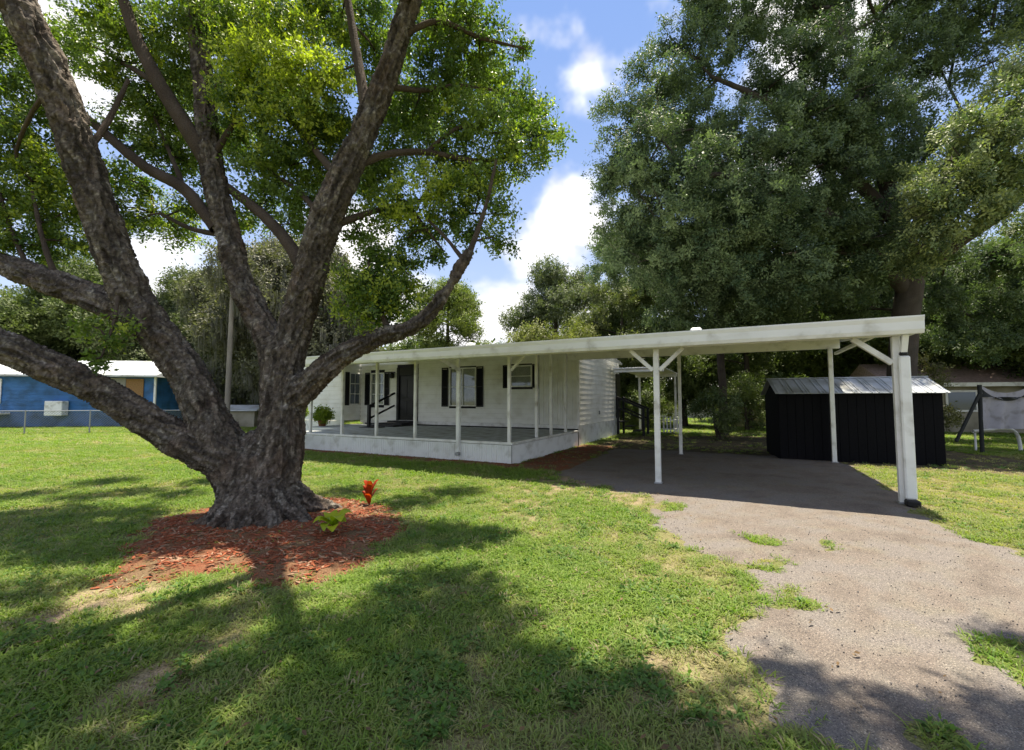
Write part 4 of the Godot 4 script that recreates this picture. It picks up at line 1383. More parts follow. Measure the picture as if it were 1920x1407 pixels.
const BRANCHES := [
	[[-4.64,5.21,-6.50,0.121], [-4.94,5.74,-6.40,0.112], [-5.29,6.34,-6.30,0.102], [-5.60,7.01,-6.20,0.082], [-5.78,7.66,-6.10,0.065]],
	[[-4.46,4.19,-6.45,0.091], [-5.01,4.83,-6.50,0.086], [-5.73,5.25,-6.60,0.080], [-6.52,5.89,-6.70,0.065], [-7.16,6.44,-6.80,0.041]],
	[[-3.04,3.51,-6.25,0.099], [-3.32,3.94,-6.35,0.091], [-3.82,4.45,-6.50,0.079], [-4.43,4.92,-6.60,0.064]],
	[[-0.60,3.59,-5.90,0.046], [-0.44,4.04,-5.90,0.032], [-0.33,4.42,-5.90,0.025], [-0.22,4.95,-5.90,0.018]],
	[[-0.66,3.52,-5.90,0.036], [-0.90,3.85,-6.00,0.025], [-1.22,4.20,-6.10,0.018]],
	[[-1.67,2.52,-6.05,0.058], [-1.84,2.82,-6.10,0.033], [-1.96,3.20,-6.10,0.025], [-2.04,3.58,-6.10,0.014]],
	[[-2.34,4.85,-6.00,0.062], [-1.84,5.14,-6.10,0.051], [-1.25,5.24,-6.20,0.043], [-0.63,5.18,-6.30,0.034], [0.08,5.24,-6.40,0.021]],
	[[-2.02,5.49,-5.90,0.077], [-2.24,6.51,-6.10,0.069], [-2.43,7.42,-6.20,0.055], [-2.57,8.27,-6.20,0.040]],
	[[-1.53,6.57,-5.70,0.047], [-1.04,6.89,-5.80,0.037], [-0.46,6.83,-6.00,0.029], [0.16,6.84,-6.20,0.015]],
	[[-2.66,4.05,-6.10,0.059], [-2.12,4.37,-6.30,0.044], [-1.60,4.57,-6.40,0.035], [-1.06,4.70,-6.50,0.021]],
	[[-5.76,4.81,-5.65,0.046], [-5.67,5.49,-5.90,0.036], [-5.59,6.27,-6.10,0.025]],
	[[-6.41,3.20,-6.10,0.044], [-6.79,3.93,-6.20,0.030], [-7.10,4.69,-6.30,0.022]],
	[[-5.37,3.29,-5.90,0.029], [-5.14,2.65,-5.60,0.018], [-5.19,2.15,-5.50,0.010]],
	[[-4.62,5.29,-6.50,0.054], [-4.21,5.82,-6.40,0.038], [-3.69,6.34,-6.30,0.026], [-3.17,6.67,-6.20,0.014]],
	[[-4.74,6.06,-6.50,0.047], [-4.33,6.75,-6.40,0.034], [-3.80,7.26,-6.30,0.022]],
	[[-2.41,4.70,-6.00,0.066], [-2.94,5.34,-6.30,0.050], [-3.46,5.97,-6.50,0.035], [-3.79,6.14,-6.50,0.019]],
	[[-2.66,4.12,-6.10,0.052], [-3.12,4.66,-6.40,0.039], [-3.65,5.09,-6.60,0.024]],
	[[-4.34,4.10,-6.45,0.046], [-5.01,4.29,-6.70,0.036], [-5.77,4.67,-7.00,0.026]],
	[[-5.01,4.83,-6.50,0.042], [-5.40,5.49,-6.70,0.033], [-5.77,6.17,-6.80,0.022]],
	[[-5.29,6.34,-6.30,0.053], [-5.88,6.75,-6.50,0.039], [-6.41,7.09,-6.60,0.024]],
	[[-6.91,3.38,-6.20,0.034], [-7.38,4.13,-6.30,0.025], [-7.80,4.99,-6.40,0.017]],
	[[-5.91,5.66,-5.40,0.037], [-6.61,5.58,-5.80,0.026], [-7.26,5.20,-6.20,0.020], [-7.23,4.90,-6.40,0.016]],
	[[-1.77,5.96,-5.80,0.047], [-1.32,6.11,-6.10,0.036], [-0.80,6.34,-6.30,0.025], [-0.25,6.40,-6.50,0.016]],
	[[-1.25,5.24,-6.20,0.033], [-0.78,5.61,-6.20,0.026], [-0.24,5.59,-6.30,0.016], [0.40,5.55,-6.30,0.010]],
	[[-0.63,5.18,-6.30,0.031], [-0.47,4.72,-6.20,0.023], [-0.54,4.32,-6.20,0.015]],
	[[-1.60,4.57,-6.40,0.031], [-1.26,4.13,-6.30,0.023], [-1.02,3.81,-6.30,0.015]],
	[[-1.27,7.39,-5.6,0.12], [-0.9,7.7,-5.2,0.1], [-0.4,7.9,-4.6,0.08], [0.2,8.0,-4.0,0.05]],
	[[-1.4,7.0,-5.6,0.11], [-1.7,7.6,-5.0,0.1], [-2.0,8.0,-4.4,0.07], [-2.2,8.1,-3.9,0.05]],
	[[-4.95,7.7,-6.5,0.12], [-4.6,8.0,-5.8,0.1], [-4.0,8.2,-5.0,0.07], [-3.2,8.2,-4.4,0.05]],
	[[-6.11,6.41,-5.2,0.14], [-6.8,6.9,-4.4,0.1], [-7.6,7.1,-3.8,0.07]],
]
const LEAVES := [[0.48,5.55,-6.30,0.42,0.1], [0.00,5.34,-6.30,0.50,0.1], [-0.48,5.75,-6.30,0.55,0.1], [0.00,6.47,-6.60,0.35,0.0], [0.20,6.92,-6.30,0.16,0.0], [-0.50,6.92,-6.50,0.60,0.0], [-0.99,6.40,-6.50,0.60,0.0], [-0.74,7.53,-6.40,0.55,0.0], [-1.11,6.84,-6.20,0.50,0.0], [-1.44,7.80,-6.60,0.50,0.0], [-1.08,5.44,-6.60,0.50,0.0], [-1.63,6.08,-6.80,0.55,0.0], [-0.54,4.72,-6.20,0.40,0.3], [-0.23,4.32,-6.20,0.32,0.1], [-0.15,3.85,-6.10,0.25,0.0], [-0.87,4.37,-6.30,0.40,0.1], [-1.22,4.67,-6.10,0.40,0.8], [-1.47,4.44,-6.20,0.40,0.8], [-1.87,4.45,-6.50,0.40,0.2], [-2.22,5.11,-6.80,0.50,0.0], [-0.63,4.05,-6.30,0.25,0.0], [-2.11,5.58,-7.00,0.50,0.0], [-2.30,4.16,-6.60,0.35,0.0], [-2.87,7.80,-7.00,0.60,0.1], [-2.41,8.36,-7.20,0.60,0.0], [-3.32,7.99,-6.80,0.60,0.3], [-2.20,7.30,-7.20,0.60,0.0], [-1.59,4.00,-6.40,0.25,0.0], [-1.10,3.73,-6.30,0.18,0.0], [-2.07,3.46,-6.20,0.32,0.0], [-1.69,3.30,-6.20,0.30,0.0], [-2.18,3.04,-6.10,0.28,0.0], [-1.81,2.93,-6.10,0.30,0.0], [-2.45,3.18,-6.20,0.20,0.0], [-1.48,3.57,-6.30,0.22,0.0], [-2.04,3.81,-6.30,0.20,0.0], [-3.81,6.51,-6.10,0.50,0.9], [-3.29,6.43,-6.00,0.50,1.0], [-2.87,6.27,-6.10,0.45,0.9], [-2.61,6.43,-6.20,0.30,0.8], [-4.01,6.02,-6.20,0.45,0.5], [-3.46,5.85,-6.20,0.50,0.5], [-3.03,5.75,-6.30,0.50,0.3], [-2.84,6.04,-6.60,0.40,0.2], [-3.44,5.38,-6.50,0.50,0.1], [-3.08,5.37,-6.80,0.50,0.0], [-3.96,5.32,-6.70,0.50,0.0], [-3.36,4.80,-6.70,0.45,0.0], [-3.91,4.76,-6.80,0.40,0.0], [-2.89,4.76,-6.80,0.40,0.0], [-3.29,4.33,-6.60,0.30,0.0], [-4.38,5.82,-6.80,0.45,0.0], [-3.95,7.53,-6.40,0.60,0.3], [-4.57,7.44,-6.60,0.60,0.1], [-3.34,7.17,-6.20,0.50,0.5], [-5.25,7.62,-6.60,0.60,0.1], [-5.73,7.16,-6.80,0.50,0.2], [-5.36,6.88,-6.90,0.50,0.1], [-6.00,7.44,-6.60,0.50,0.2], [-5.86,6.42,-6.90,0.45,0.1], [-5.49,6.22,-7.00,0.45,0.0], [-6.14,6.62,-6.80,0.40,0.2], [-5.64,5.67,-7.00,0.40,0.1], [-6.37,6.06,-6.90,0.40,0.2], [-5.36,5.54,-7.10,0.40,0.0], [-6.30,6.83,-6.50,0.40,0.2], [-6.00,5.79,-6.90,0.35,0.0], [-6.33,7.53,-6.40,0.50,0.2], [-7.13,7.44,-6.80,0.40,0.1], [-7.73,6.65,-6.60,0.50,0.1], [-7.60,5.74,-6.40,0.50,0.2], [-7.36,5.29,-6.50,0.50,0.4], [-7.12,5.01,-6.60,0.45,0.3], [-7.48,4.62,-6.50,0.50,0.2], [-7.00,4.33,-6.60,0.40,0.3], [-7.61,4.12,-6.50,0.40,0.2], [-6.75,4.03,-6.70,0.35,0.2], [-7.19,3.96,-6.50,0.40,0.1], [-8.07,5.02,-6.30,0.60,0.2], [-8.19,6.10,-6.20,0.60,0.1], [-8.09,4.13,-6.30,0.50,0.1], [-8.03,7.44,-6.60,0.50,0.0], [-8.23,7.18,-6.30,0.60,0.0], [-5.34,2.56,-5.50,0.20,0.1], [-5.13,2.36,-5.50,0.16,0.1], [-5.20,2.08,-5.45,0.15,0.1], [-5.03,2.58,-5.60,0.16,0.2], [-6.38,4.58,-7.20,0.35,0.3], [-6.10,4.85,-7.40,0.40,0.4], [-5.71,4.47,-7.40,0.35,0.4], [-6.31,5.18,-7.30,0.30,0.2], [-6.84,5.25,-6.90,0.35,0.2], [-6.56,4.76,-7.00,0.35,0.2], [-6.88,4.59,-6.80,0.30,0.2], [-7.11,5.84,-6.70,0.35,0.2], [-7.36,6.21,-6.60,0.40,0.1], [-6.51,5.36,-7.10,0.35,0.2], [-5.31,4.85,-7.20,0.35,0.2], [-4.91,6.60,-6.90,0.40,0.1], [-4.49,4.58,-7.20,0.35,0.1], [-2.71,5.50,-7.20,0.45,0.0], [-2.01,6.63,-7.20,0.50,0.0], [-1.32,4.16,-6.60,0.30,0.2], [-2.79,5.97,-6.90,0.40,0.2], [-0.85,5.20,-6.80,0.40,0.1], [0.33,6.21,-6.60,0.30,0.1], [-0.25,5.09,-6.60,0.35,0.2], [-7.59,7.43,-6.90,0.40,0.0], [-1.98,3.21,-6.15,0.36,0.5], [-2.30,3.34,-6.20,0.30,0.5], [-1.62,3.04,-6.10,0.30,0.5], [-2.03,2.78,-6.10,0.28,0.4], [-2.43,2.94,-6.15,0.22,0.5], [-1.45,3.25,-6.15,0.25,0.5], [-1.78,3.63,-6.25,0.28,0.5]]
# boughs that reach over the lawn towards the viewer, above the picture's top edge; their shade is on the grass
const OVER := [[-4.95,8.46,-7.57,0.59,0.1], [-4.50,7.56,-7.94,0.44,0.1], [-1.13,8.11,-5.02,0.53,0.1], [0.22,8.08,-5.50,0.45,0.1], [0.57,7.93,-5.47,0.49,0.1], [0.68,8.22,-4.96,0.60,0.1], [0.37,8.45,-4.79,0.52,0.1], [-0.12,7.94,-4.63,0.47,0.1], [-0.50,7.54,-4.25,0.42,0.1], [-0.85,7.96,-4.23,0.48,0.1], [-1.16,7.88,-4.04,0.58,0.1], [-1.23,8.03,-3.87,0.52,0.1], [0.01,7.74,-3.92,0.42,0.1], [0.41,7.83,-4.07,0.44,0.1], [0.86,8.01,-4.14,0.60,0.1], [1.18,8.17,-4.13,0.45,0.1], [1.31,8.39,-4.00,0.56,0.1], [1.56,8.23,-3.86,0.58,0.1], [1.84,8.26,-3.79,0.56,0.1], [0.74,7.85,-3.76,0.60,0.1], [1.20,8.46,-3.85,0.45,0.1], [0.30,8.25,-3.79,0.55,0.1], [-0.62,7.96,-3.73,0.52,0.1], [-1.84,7.99,-9.32,0.59,0.1], [-0.62,8.00,-8.52,0.57,0.1], [0.00,7.85,-9.29,0.58,0.1], [-5.50,8.40,-9.40,0.50,0.1], [-5.03,8.07,-7.02,0.59,0.1], [-1.54,8.22,-4.38,0.51,0.1], [-1.72,7.72,-4.04,0.48,0.1], [-4.61,8.20,-9.14,0.45,0.1], [-6.01,8.41,-8.98,0.47,0.1], [-7.11,8.41,-9.18,0.48,0.1], [-4.88,8.46,-10.40,0.55,0.1], [-3.01,8.00,-5.27,0.51,0.1], [-2.30,8.15,-4.67,0.53,0.1], [-6.93,8.01,-10.31,0.59,0.1]]


func build_main_tree() -> void:
	var t := thing("shade_tree", "big many-stemmed shade tree with furrowed brown bark on the front lawn", "tree", Vector3(-3.55, 0, -6.2))
	part("trunk", stem_mesh(t.position), M.bark, t)
	for b in BRANCHES:
		var st := tube_tool()
		add_tube(st, b.map(func(a): return [a[0] - t.position.x, a[1] - t.position.y, a[2] - t.position.z, a[3]]), 12, 0.07, 0.008, Color(0.12, 0.098, 0.08))
		part("branch", tube_mesh(st), M.bark, t)
	var nodes := []
	for s in STEMS:
		if s[0] != "root" and s[0] != "trunk":
			nodes.append_array(resample(s[1], 0.3))
	for b in BRANCHES:
		nodes.append_array(resample(b, 0.3))
	var all := LEAVES + OVER
	twigs(t, nodes, all, 5, 0.022, Color(0.11, 0.09, 0.075))
	crown(t, all, sprig(10, 0.42, 0.44, 4, 0.5), M.leaf, 560.0, 0.155, 3, Color(0.07, 0.13, 0.03), Color(0.22, 0.30, 0.065), Color(0.50, 0.56, 0.08), -0.06, 2.6)  # yellow leaf colour stands in for sun shining through


# The stems as one continuous surface: distances to tapered bones joined by a smooth minimum, meshed as surface nets
# by following the surface from cell to cell; bark furrows are then raised along each stem's own direction.
func stem_mesh(origin: Vector3) -> ArrayMesh:
	var cell := 0.02
	var A := PackedVector3Array()
	var D := PackedVector3Array()
	var N := PackedVector3Array()
	var R0 := PackedFloat32Array()
	var R1 := PackedFloat32Array()
	var S0 := PackedFloat32Array()
	var LN := PackedFloat32Array()
	var LIMB := PackedInt32Array()
	for li in STEMS.size():
		var path := resample(STEMS[li][1], 0.2)
		var nrm := Vector3.ZERO
		for i in path.size() - 1:
			var a := Vector3(path[i][0], path[i][1], path[i][2]) - origin
			var b := Vector3(path[i + 1][0], path[i + 1][1], path[i + 1][2]) - origin
			var d := (b - a).normalized()
			if i == 0:
				nrm = d.cross(Vector3(0.3, 0.1, 0.95)).normalized()
			nrm = (nrm - d * nrm.dot(d)).normalized()
			A.append(a)
			D.append(d)
			N.append(nrm)
			LN.append((b - a).length())
			R0.append(path[i][3] * 0.92)
			R1.append(path[i + 1][3] * 0.92)
			S0.append(path[i][4])
			LIMB.append(li)
	var buckets := {}
	var bs := 0.4
	for k in A.size():
		var reach := maxf(R0[k], R1[k]) + 0.30
		var lo := ((A[k].min(A[k] + D[k] * LN[k]) - Vector3.ONE * reach) / bs).floor()
		var hi := ((A[k].max(A[k] + D[k] * LN[k]) + Vector3.ONE * reach) / bs).floor()
		for x in range(int(lo.x), int(hi.x) + 1):
			for y in range(int(lo.y), int(hi.y) + 1):
				for z in range(int(lo.z), int(hi.z) + 1):
					var key := Vector3i(x, y, z)
					if not buckets.has(key):
						buckets[key] = PackedInt32Array()
					buckets[key].append(k)
	var field := func(p: Vector3) -> float:
		var f := 1e3
		var cur := -1
		var own := 1e3
		for k in buckets.get(Vector3i((p / bs).floor()), PackedInt32Array()):
			if LIMB[k] != cur:
				if own < 1e2:
					var h := maxf(0.09 - absf(f - own), 0.0) / 0.09
					f = minf(f, own) - h * h * 0.09 * 0.25
				own = 1e3
				cur = LIMB[k]
			var pa: Vector3 = p - A[k]
			var t := clampf(pa.dot(D[k]), 0.0, LN[k])
			own = minf(own, (pa - D[k] * t).length() - lerpf(R0[k], R1[k], t / LN[k]))
		if own < 1e2:
			var h := maxf(0.09 - absf(f - own), 0.0) / 0.09
			f = minf(f, own) - h * h * 0.09 * 0.25
		return f + 0.03 * noise_a.get_noise_3d(p.x * 2.3, p.y * 1.8, p.z * 2.3)
	# walk the surface
	var values := {}
	var OFF := 1024
	var corner := func(i: int, j: int, k: int) -> float:
		var key := (i + OFF) | ((j + OFF) << 12) | ((k + OFF) << 24)
		var v = values.get(key)
		if v == null:
			v = field.call(Vector3(i, j, k) * cell)
			values[key] = v
		return v
	var start := Vector3(0, 1.2 / cell, 0).floor()
	var sx := 0
	while corner.call(sx, int(start.y), 0) < 0.0:
		sx += 1
	var todo := [Vector3i(sx - 1, int(start.y), 0)]
	var ids := {todo[0]: -1}
	var verts := PackedVector3Array()
	var cells := []
	var co := [Vector3i(0, 0, 0), Vector3i(1, 0, 0), Vector3i(0, 1, 0), Vector3i(1, 1, 0), Vector3i(0, 0, 1), Vector3i(1, 0, 1), Vector3i(0, 1, 1), Vector3i(1, 1, 1)]
	var edges := [[0, 1], [2, 3], [4, 5], [6, 7], [0, 2], [1, 3], [4, 6], [5, 7], [0, 4], [1, 5], [2, 6], [3, 7]]
	var sides := [[Vector3i(-1, 0, 0), [0, 2, 4, 6]], [Vector3i(1, 0, 0), [1, 3, 5, 7]], [Vector3i(0, -1, 0), [0, 1, 4, 5]], [Vector3i(0, 1, 0), [2, 3, 6, 7]], [Vector3i(0, 0, -1), [0, 1, 2, 3]], [Vector3i(0, 0, 1), [4, 5, 6, 7]]]
	var v8 := PackedFloat32Array()
	v8.resize(8)
	while todo:
		var c: Vector3i = todo.pop_back()
		if c.y * cell < -0.16:
			ids.erase(c)
			continue
		var neg := 0
		for q in 8:
			var o: Vector3i = c + co[q]
			v8[q] = corner.call(o.x, o.y, o.z)
			if v8[q] < 0.0:
				neg += 1
		if neg == 0 or neg == 8:
			ids.erase(c)
			continue
		var sum := Vector3.ZERO
		var n := 0
		for e in edges:
			var a: float = v8[e[0]]
			var b: float = v8[e[1]]
			if (a < 0.0) != (b < 0.0):
				sum += Vector3(co[e[0]]).lerp(Vector3(co[e[1]]), a / (a - b))
				n += 1
		ids[c] = verts.size()
		verts.append((Vector3(c) + sum / n) * cell)
		cells.append(c)
		for s in sides:
			var g := 0
			for q in s[1]:
				if v8[q] < 0.0: g += 1
			if g > 0 and g < 4:
				var nx: Vector3i = c + s[0]
				if not ids.has(nx):
					ids[nx] = -1
					todo.append(nx)
	var index := PackedInt32Array()
	for c in cells:
		var a: float = corner.call(c.x, c.y, c.z)
		for ax in 3:
			var o := Vector3i(1 if ax == 0 else 0, 1 if ax == 1 else 0, 1 if ax == 2 else 0)
			var b: float = corner.call(c.x + o.x, c.y + o.y, c.z + o.z)
			if (a < 0.0) == (b < 0.0):
				continue
			var p := Vector3i(o.z, o.x, o.y)
			var r := Vector3i(o.y, o.z, o.x)
			var q := [ids.get(c, -1), ids.get(c - p, -1), ids.get(c - p - r, -1), ids.get(c - r, -1)]
			if q.min() < 0:
				continue
			if a < 0.0:
				index.append_array(PackedInt32Array([q[0], q[1], q[2], q[0], q[2], q[3]]))
			else:
				index.append_array(PackedInt32Array([q[0], q[2], q[1], q[0], q[3], q[2]]))
	var normals := smooth_normals(verts, index)
	# bark
	var cols := PackedColorArray()
	cols.resize(verts.size())
	for i in verts.size():
		var p := verts[i]
		var wsum := 0.0
		var h := 0.0
		var tone := 0.0
		var near := PackedInt32Array()
		var dist := PackedFloat32Array()
		var best := 1e3
		for k in buckets.get(Vector3i((p / bs).floor()), PackedInt32Array()):
			var pa := p - A[k]
			var t := clampf(pa.dot(D[k]), 0.0, LN[k])
			var d := (pa - D[k] * t).length() - lerpf(R0[k], R1[k], t / LN[k])
			best = minf(best, d)
			near.append(k)
			dist.append(d)
		for m in near.size():
			if dist[m] > best + 0.05:
				continue
			var k := near[m]
			var w := exp(-(dist[m] - best) * 60.0)
			var pa := p - A[k]
			var s := pa.dot(D[k])
			var rad := pa - D[k] * s
			var bi := D[k].cross(N[k])
			var x := rad.dot(N[k])
			var y := rad.dot(bi)
			var along := S0[k] + s
			var warp := 0.03 * noise_c.get_noise_3d(x * 5.0, along * 3.0, y * 5.0)
			var ridge := bark_noise.get_noise_3d((x + warp) * 16.0, along * 2.4, (y + warp) * 16.0)
			tone += w * bark_tone.get_noise_3d((x + warp) * 16.0, along * 2.4, (y + warp) * 16.0)
			h += w * (clampf((1.0 + ridge) * 1.6, 0.0, 0.7) * 0.075 + 0.014 * bark_fine.get_noise_3d(x * 32.0, along * 7.0, y * 32.0))
			wsum += w
		verts[i] = p + normals[i] * (h / maxf(wsum, 1e-6) - 0.04)
		# grey lichen and browner young bark, in patches
		var wp := p + origin
		var li := smoothstep(0.08, 0.5, noise_b.get_noise_3d(wp.x * 3.5, wp.y * 2.4, wp.z * 3.5))
		var fine := 0.95 + 0.8 * bark_fine.get_noise_3d(wp.x * 26.0, wp.y * 10.0, wp.z * 26.0)
		var c := Vector3(0.115, 0.10, 0.086).lerp(Vector3(0.19, 0.18, 0.162), li * 0.7)
		var fleck := smoothstep(0.22, 0.5, bark_fine.get_noise_3d(wp.x * 21.0 + 40.0, wp.y * 13.0, wp.z * 21.0)) * (0.35 + 0.65 * li)
		c = c.lerp(Vector3(0.40, 0.385, 0.345), fleck * 0.75)
		c = c.lerp(Vector3(0.13, 0.10, 0.08), smoothstep(0.15, 0.5, noise_c.get_noise_3d(wp.x * 2.0, wp.y * 1.4, wp.z * 2.0)) * 0.6)
		c *= fine * (1.0 + 0.5 * tone / maxf(wsum, 1e-6))
		cols[i] = Color(c.x, c.y, c.z)
	normals = smooth_normals(verts, index)
	var arr := []
	arr.resize(Mesh.ARRAY_MAX)
	arr[Mesh.ARRAY_VERTEX] = verts
	arr[Mesh.ARRAY_NORMAL] = normals
	arr[Mesh.ARRAY_COLOR] = cols
	arr[Mesh.ARRAY_INDEX] = index
	var am := ArrayMesh.new()
	am.add_surface_from_arrays(Mesh.PRIMITIVE_TRIANGLES, arr)
	print("stem vertices ", verts.size())
	return am


func smooth_normals(verts: PackedVector3Array, index: PackedInt32Array) -> PackedVector3Array:
	var n := PackedVector3Array()
	n.resize(verts.size())
	for i in range(0, index.size(), 3):
		var a := index[i]
		var b := index[i + 1]
		var c := index[i + 2]
		var f := (verts[c] - verts[a]).cross(verts[b] - verts[a])
		n[a] += f
		n[b] += f
		n[c] += f
	for i in n.size():
		n[i] = n[i].normalized()
	return n


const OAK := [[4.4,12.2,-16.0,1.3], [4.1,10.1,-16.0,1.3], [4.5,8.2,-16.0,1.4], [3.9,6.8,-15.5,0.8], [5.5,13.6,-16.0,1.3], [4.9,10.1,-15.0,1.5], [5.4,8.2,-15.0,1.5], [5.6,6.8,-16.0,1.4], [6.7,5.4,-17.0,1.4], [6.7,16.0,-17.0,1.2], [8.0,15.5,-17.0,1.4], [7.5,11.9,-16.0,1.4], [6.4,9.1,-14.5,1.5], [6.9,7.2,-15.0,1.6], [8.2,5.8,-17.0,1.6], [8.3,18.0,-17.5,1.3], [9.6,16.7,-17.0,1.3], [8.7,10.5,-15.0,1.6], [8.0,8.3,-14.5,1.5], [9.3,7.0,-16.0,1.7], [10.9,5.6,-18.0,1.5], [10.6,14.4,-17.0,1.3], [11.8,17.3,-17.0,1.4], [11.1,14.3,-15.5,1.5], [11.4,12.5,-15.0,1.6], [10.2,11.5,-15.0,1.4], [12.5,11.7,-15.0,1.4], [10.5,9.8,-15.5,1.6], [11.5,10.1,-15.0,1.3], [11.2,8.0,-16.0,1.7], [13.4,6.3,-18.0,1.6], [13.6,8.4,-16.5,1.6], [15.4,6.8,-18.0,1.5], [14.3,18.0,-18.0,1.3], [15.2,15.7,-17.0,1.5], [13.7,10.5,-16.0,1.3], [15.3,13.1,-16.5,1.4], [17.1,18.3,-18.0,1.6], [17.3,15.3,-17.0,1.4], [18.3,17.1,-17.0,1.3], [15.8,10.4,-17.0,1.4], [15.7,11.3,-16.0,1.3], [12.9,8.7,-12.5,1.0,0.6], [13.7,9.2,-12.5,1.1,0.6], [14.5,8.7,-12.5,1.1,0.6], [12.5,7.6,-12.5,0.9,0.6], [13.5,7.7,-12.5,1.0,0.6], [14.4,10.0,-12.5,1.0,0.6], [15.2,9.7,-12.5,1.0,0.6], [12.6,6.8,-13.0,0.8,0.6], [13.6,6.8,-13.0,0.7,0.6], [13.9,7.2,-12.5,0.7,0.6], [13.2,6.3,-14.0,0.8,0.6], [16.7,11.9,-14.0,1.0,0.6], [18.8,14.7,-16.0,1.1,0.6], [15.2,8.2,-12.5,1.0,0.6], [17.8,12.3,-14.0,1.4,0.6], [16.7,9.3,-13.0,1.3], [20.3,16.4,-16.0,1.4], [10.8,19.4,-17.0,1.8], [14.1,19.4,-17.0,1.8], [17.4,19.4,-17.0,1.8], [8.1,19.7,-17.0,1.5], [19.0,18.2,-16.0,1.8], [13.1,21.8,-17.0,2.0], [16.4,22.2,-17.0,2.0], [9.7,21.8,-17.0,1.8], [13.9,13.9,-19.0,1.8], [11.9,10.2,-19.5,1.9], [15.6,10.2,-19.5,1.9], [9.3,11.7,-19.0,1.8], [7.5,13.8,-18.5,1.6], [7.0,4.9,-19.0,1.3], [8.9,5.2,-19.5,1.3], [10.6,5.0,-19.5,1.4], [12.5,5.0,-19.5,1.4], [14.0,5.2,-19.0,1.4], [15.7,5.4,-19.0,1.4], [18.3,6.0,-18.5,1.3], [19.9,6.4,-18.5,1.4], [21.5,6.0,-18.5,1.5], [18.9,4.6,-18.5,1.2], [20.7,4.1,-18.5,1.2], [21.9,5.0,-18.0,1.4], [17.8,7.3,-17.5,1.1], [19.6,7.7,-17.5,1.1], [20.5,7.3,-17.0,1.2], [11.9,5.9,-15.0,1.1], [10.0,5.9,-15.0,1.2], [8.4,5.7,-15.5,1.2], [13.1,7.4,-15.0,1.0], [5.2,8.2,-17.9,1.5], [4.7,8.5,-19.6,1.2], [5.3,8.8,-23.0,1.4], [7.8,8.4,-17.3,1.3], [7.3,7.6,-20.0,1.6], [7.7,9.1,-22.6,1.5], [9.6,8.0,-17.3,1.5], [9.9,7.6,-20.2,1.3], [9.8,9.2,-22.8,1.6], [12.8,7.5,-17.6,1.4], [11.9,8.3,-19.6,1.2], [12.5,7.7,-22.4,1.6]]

func build_oak() -> void:
	var t := thing("live_oak", "huge dark green live oak towering over the carport and shed", "tree", Vector3(14.6, 0, -16.4))
	var limbs := [
		[[14.6, -0.2, -16.4, 0.55], [14.6, 2.0, -16.4, 0.44], [14.7, 4.5, -16.2, 0.42], [14.9, 6.6, -16.1, 0.40], [14.6, 9.0, -16.3, 0.30], [14.2, 12.0, -16.6, 0.22], [14.0, 15.5, -17.0, 0.12]],
		[[14.9, 6.2, -16.1, 0.26], [15.3, 7.0, -14.8, 0.22], [15.8, 7.9, -13.2, 0.17], [16.6, 9.0, -12.6, 0.1]],
		[[14.8, 5.6, -16.1, 0.3], [13.4, 7.2, -16.0, 0.24], [11.4, 8.6, -15.7, 0.18], [9.0, 9.6, -15.4, 0.13], [6.4, 9.8, -15.4, 0.08]],
		[[14.6, 8.4, -16.2, 0.24], [12.6, 10.8, -16.4, 0.18], [10.4, 13.2, -16.6, 0.13], [8.0, 14.6, -16.8, 0.07]],
		[[13.4, 7.2, -16.0, 0.18], [11.6, 7.4, -16.8, 0.14], [9.2, 7.0, -17.2, 0.1], [7.0, 7.2, -16.8, 0.06]],
		[[14.8, 7.6, -16.1, 0.22], [16.6, 10.0, -16.4, 0.18], [18.0, 13.0, -16.8, 0.12]],
		[[14.4, 10.0, -16.4, 0.18], [13.0, 13.4, -15.6, 0.12], [12.0, 16.4, -15.6, 0.06]],
	]
	var nodes := []
	for k in limbs.size():
		var st := tube_tool()
		add_tube(st, limbs[k].map(func(a): return [a[0] - t.position.x, a[1], a[2] - t.position.z, a[3]]), 14, 0.2, 0.02, Color(0.13, 0.115, 0.10))
		part("trunk" if k == 0 else "limb", tube_mesh(st), M.bark, t)
		nodes.append_array(resample(limbs[k], 0.5))
	twigs(t, nodes, OAK, 6, 0.05, Color(0.11, 0.1, 0.085), 6.0)
	crown(t, OAK, sprig(14, 0.30, 0.42, 8, 0.1), M.oak_leaf, 185.0, 0.40, 5, Color(0.045, 0.082, 0.038), Color(0.19, 0.25, 0.11), Color(0.30, 0.34, 0.13), 0.11, 0.8, 0.8)  # palest leaf colour paints sunlight onto the nearer right-hand clumps


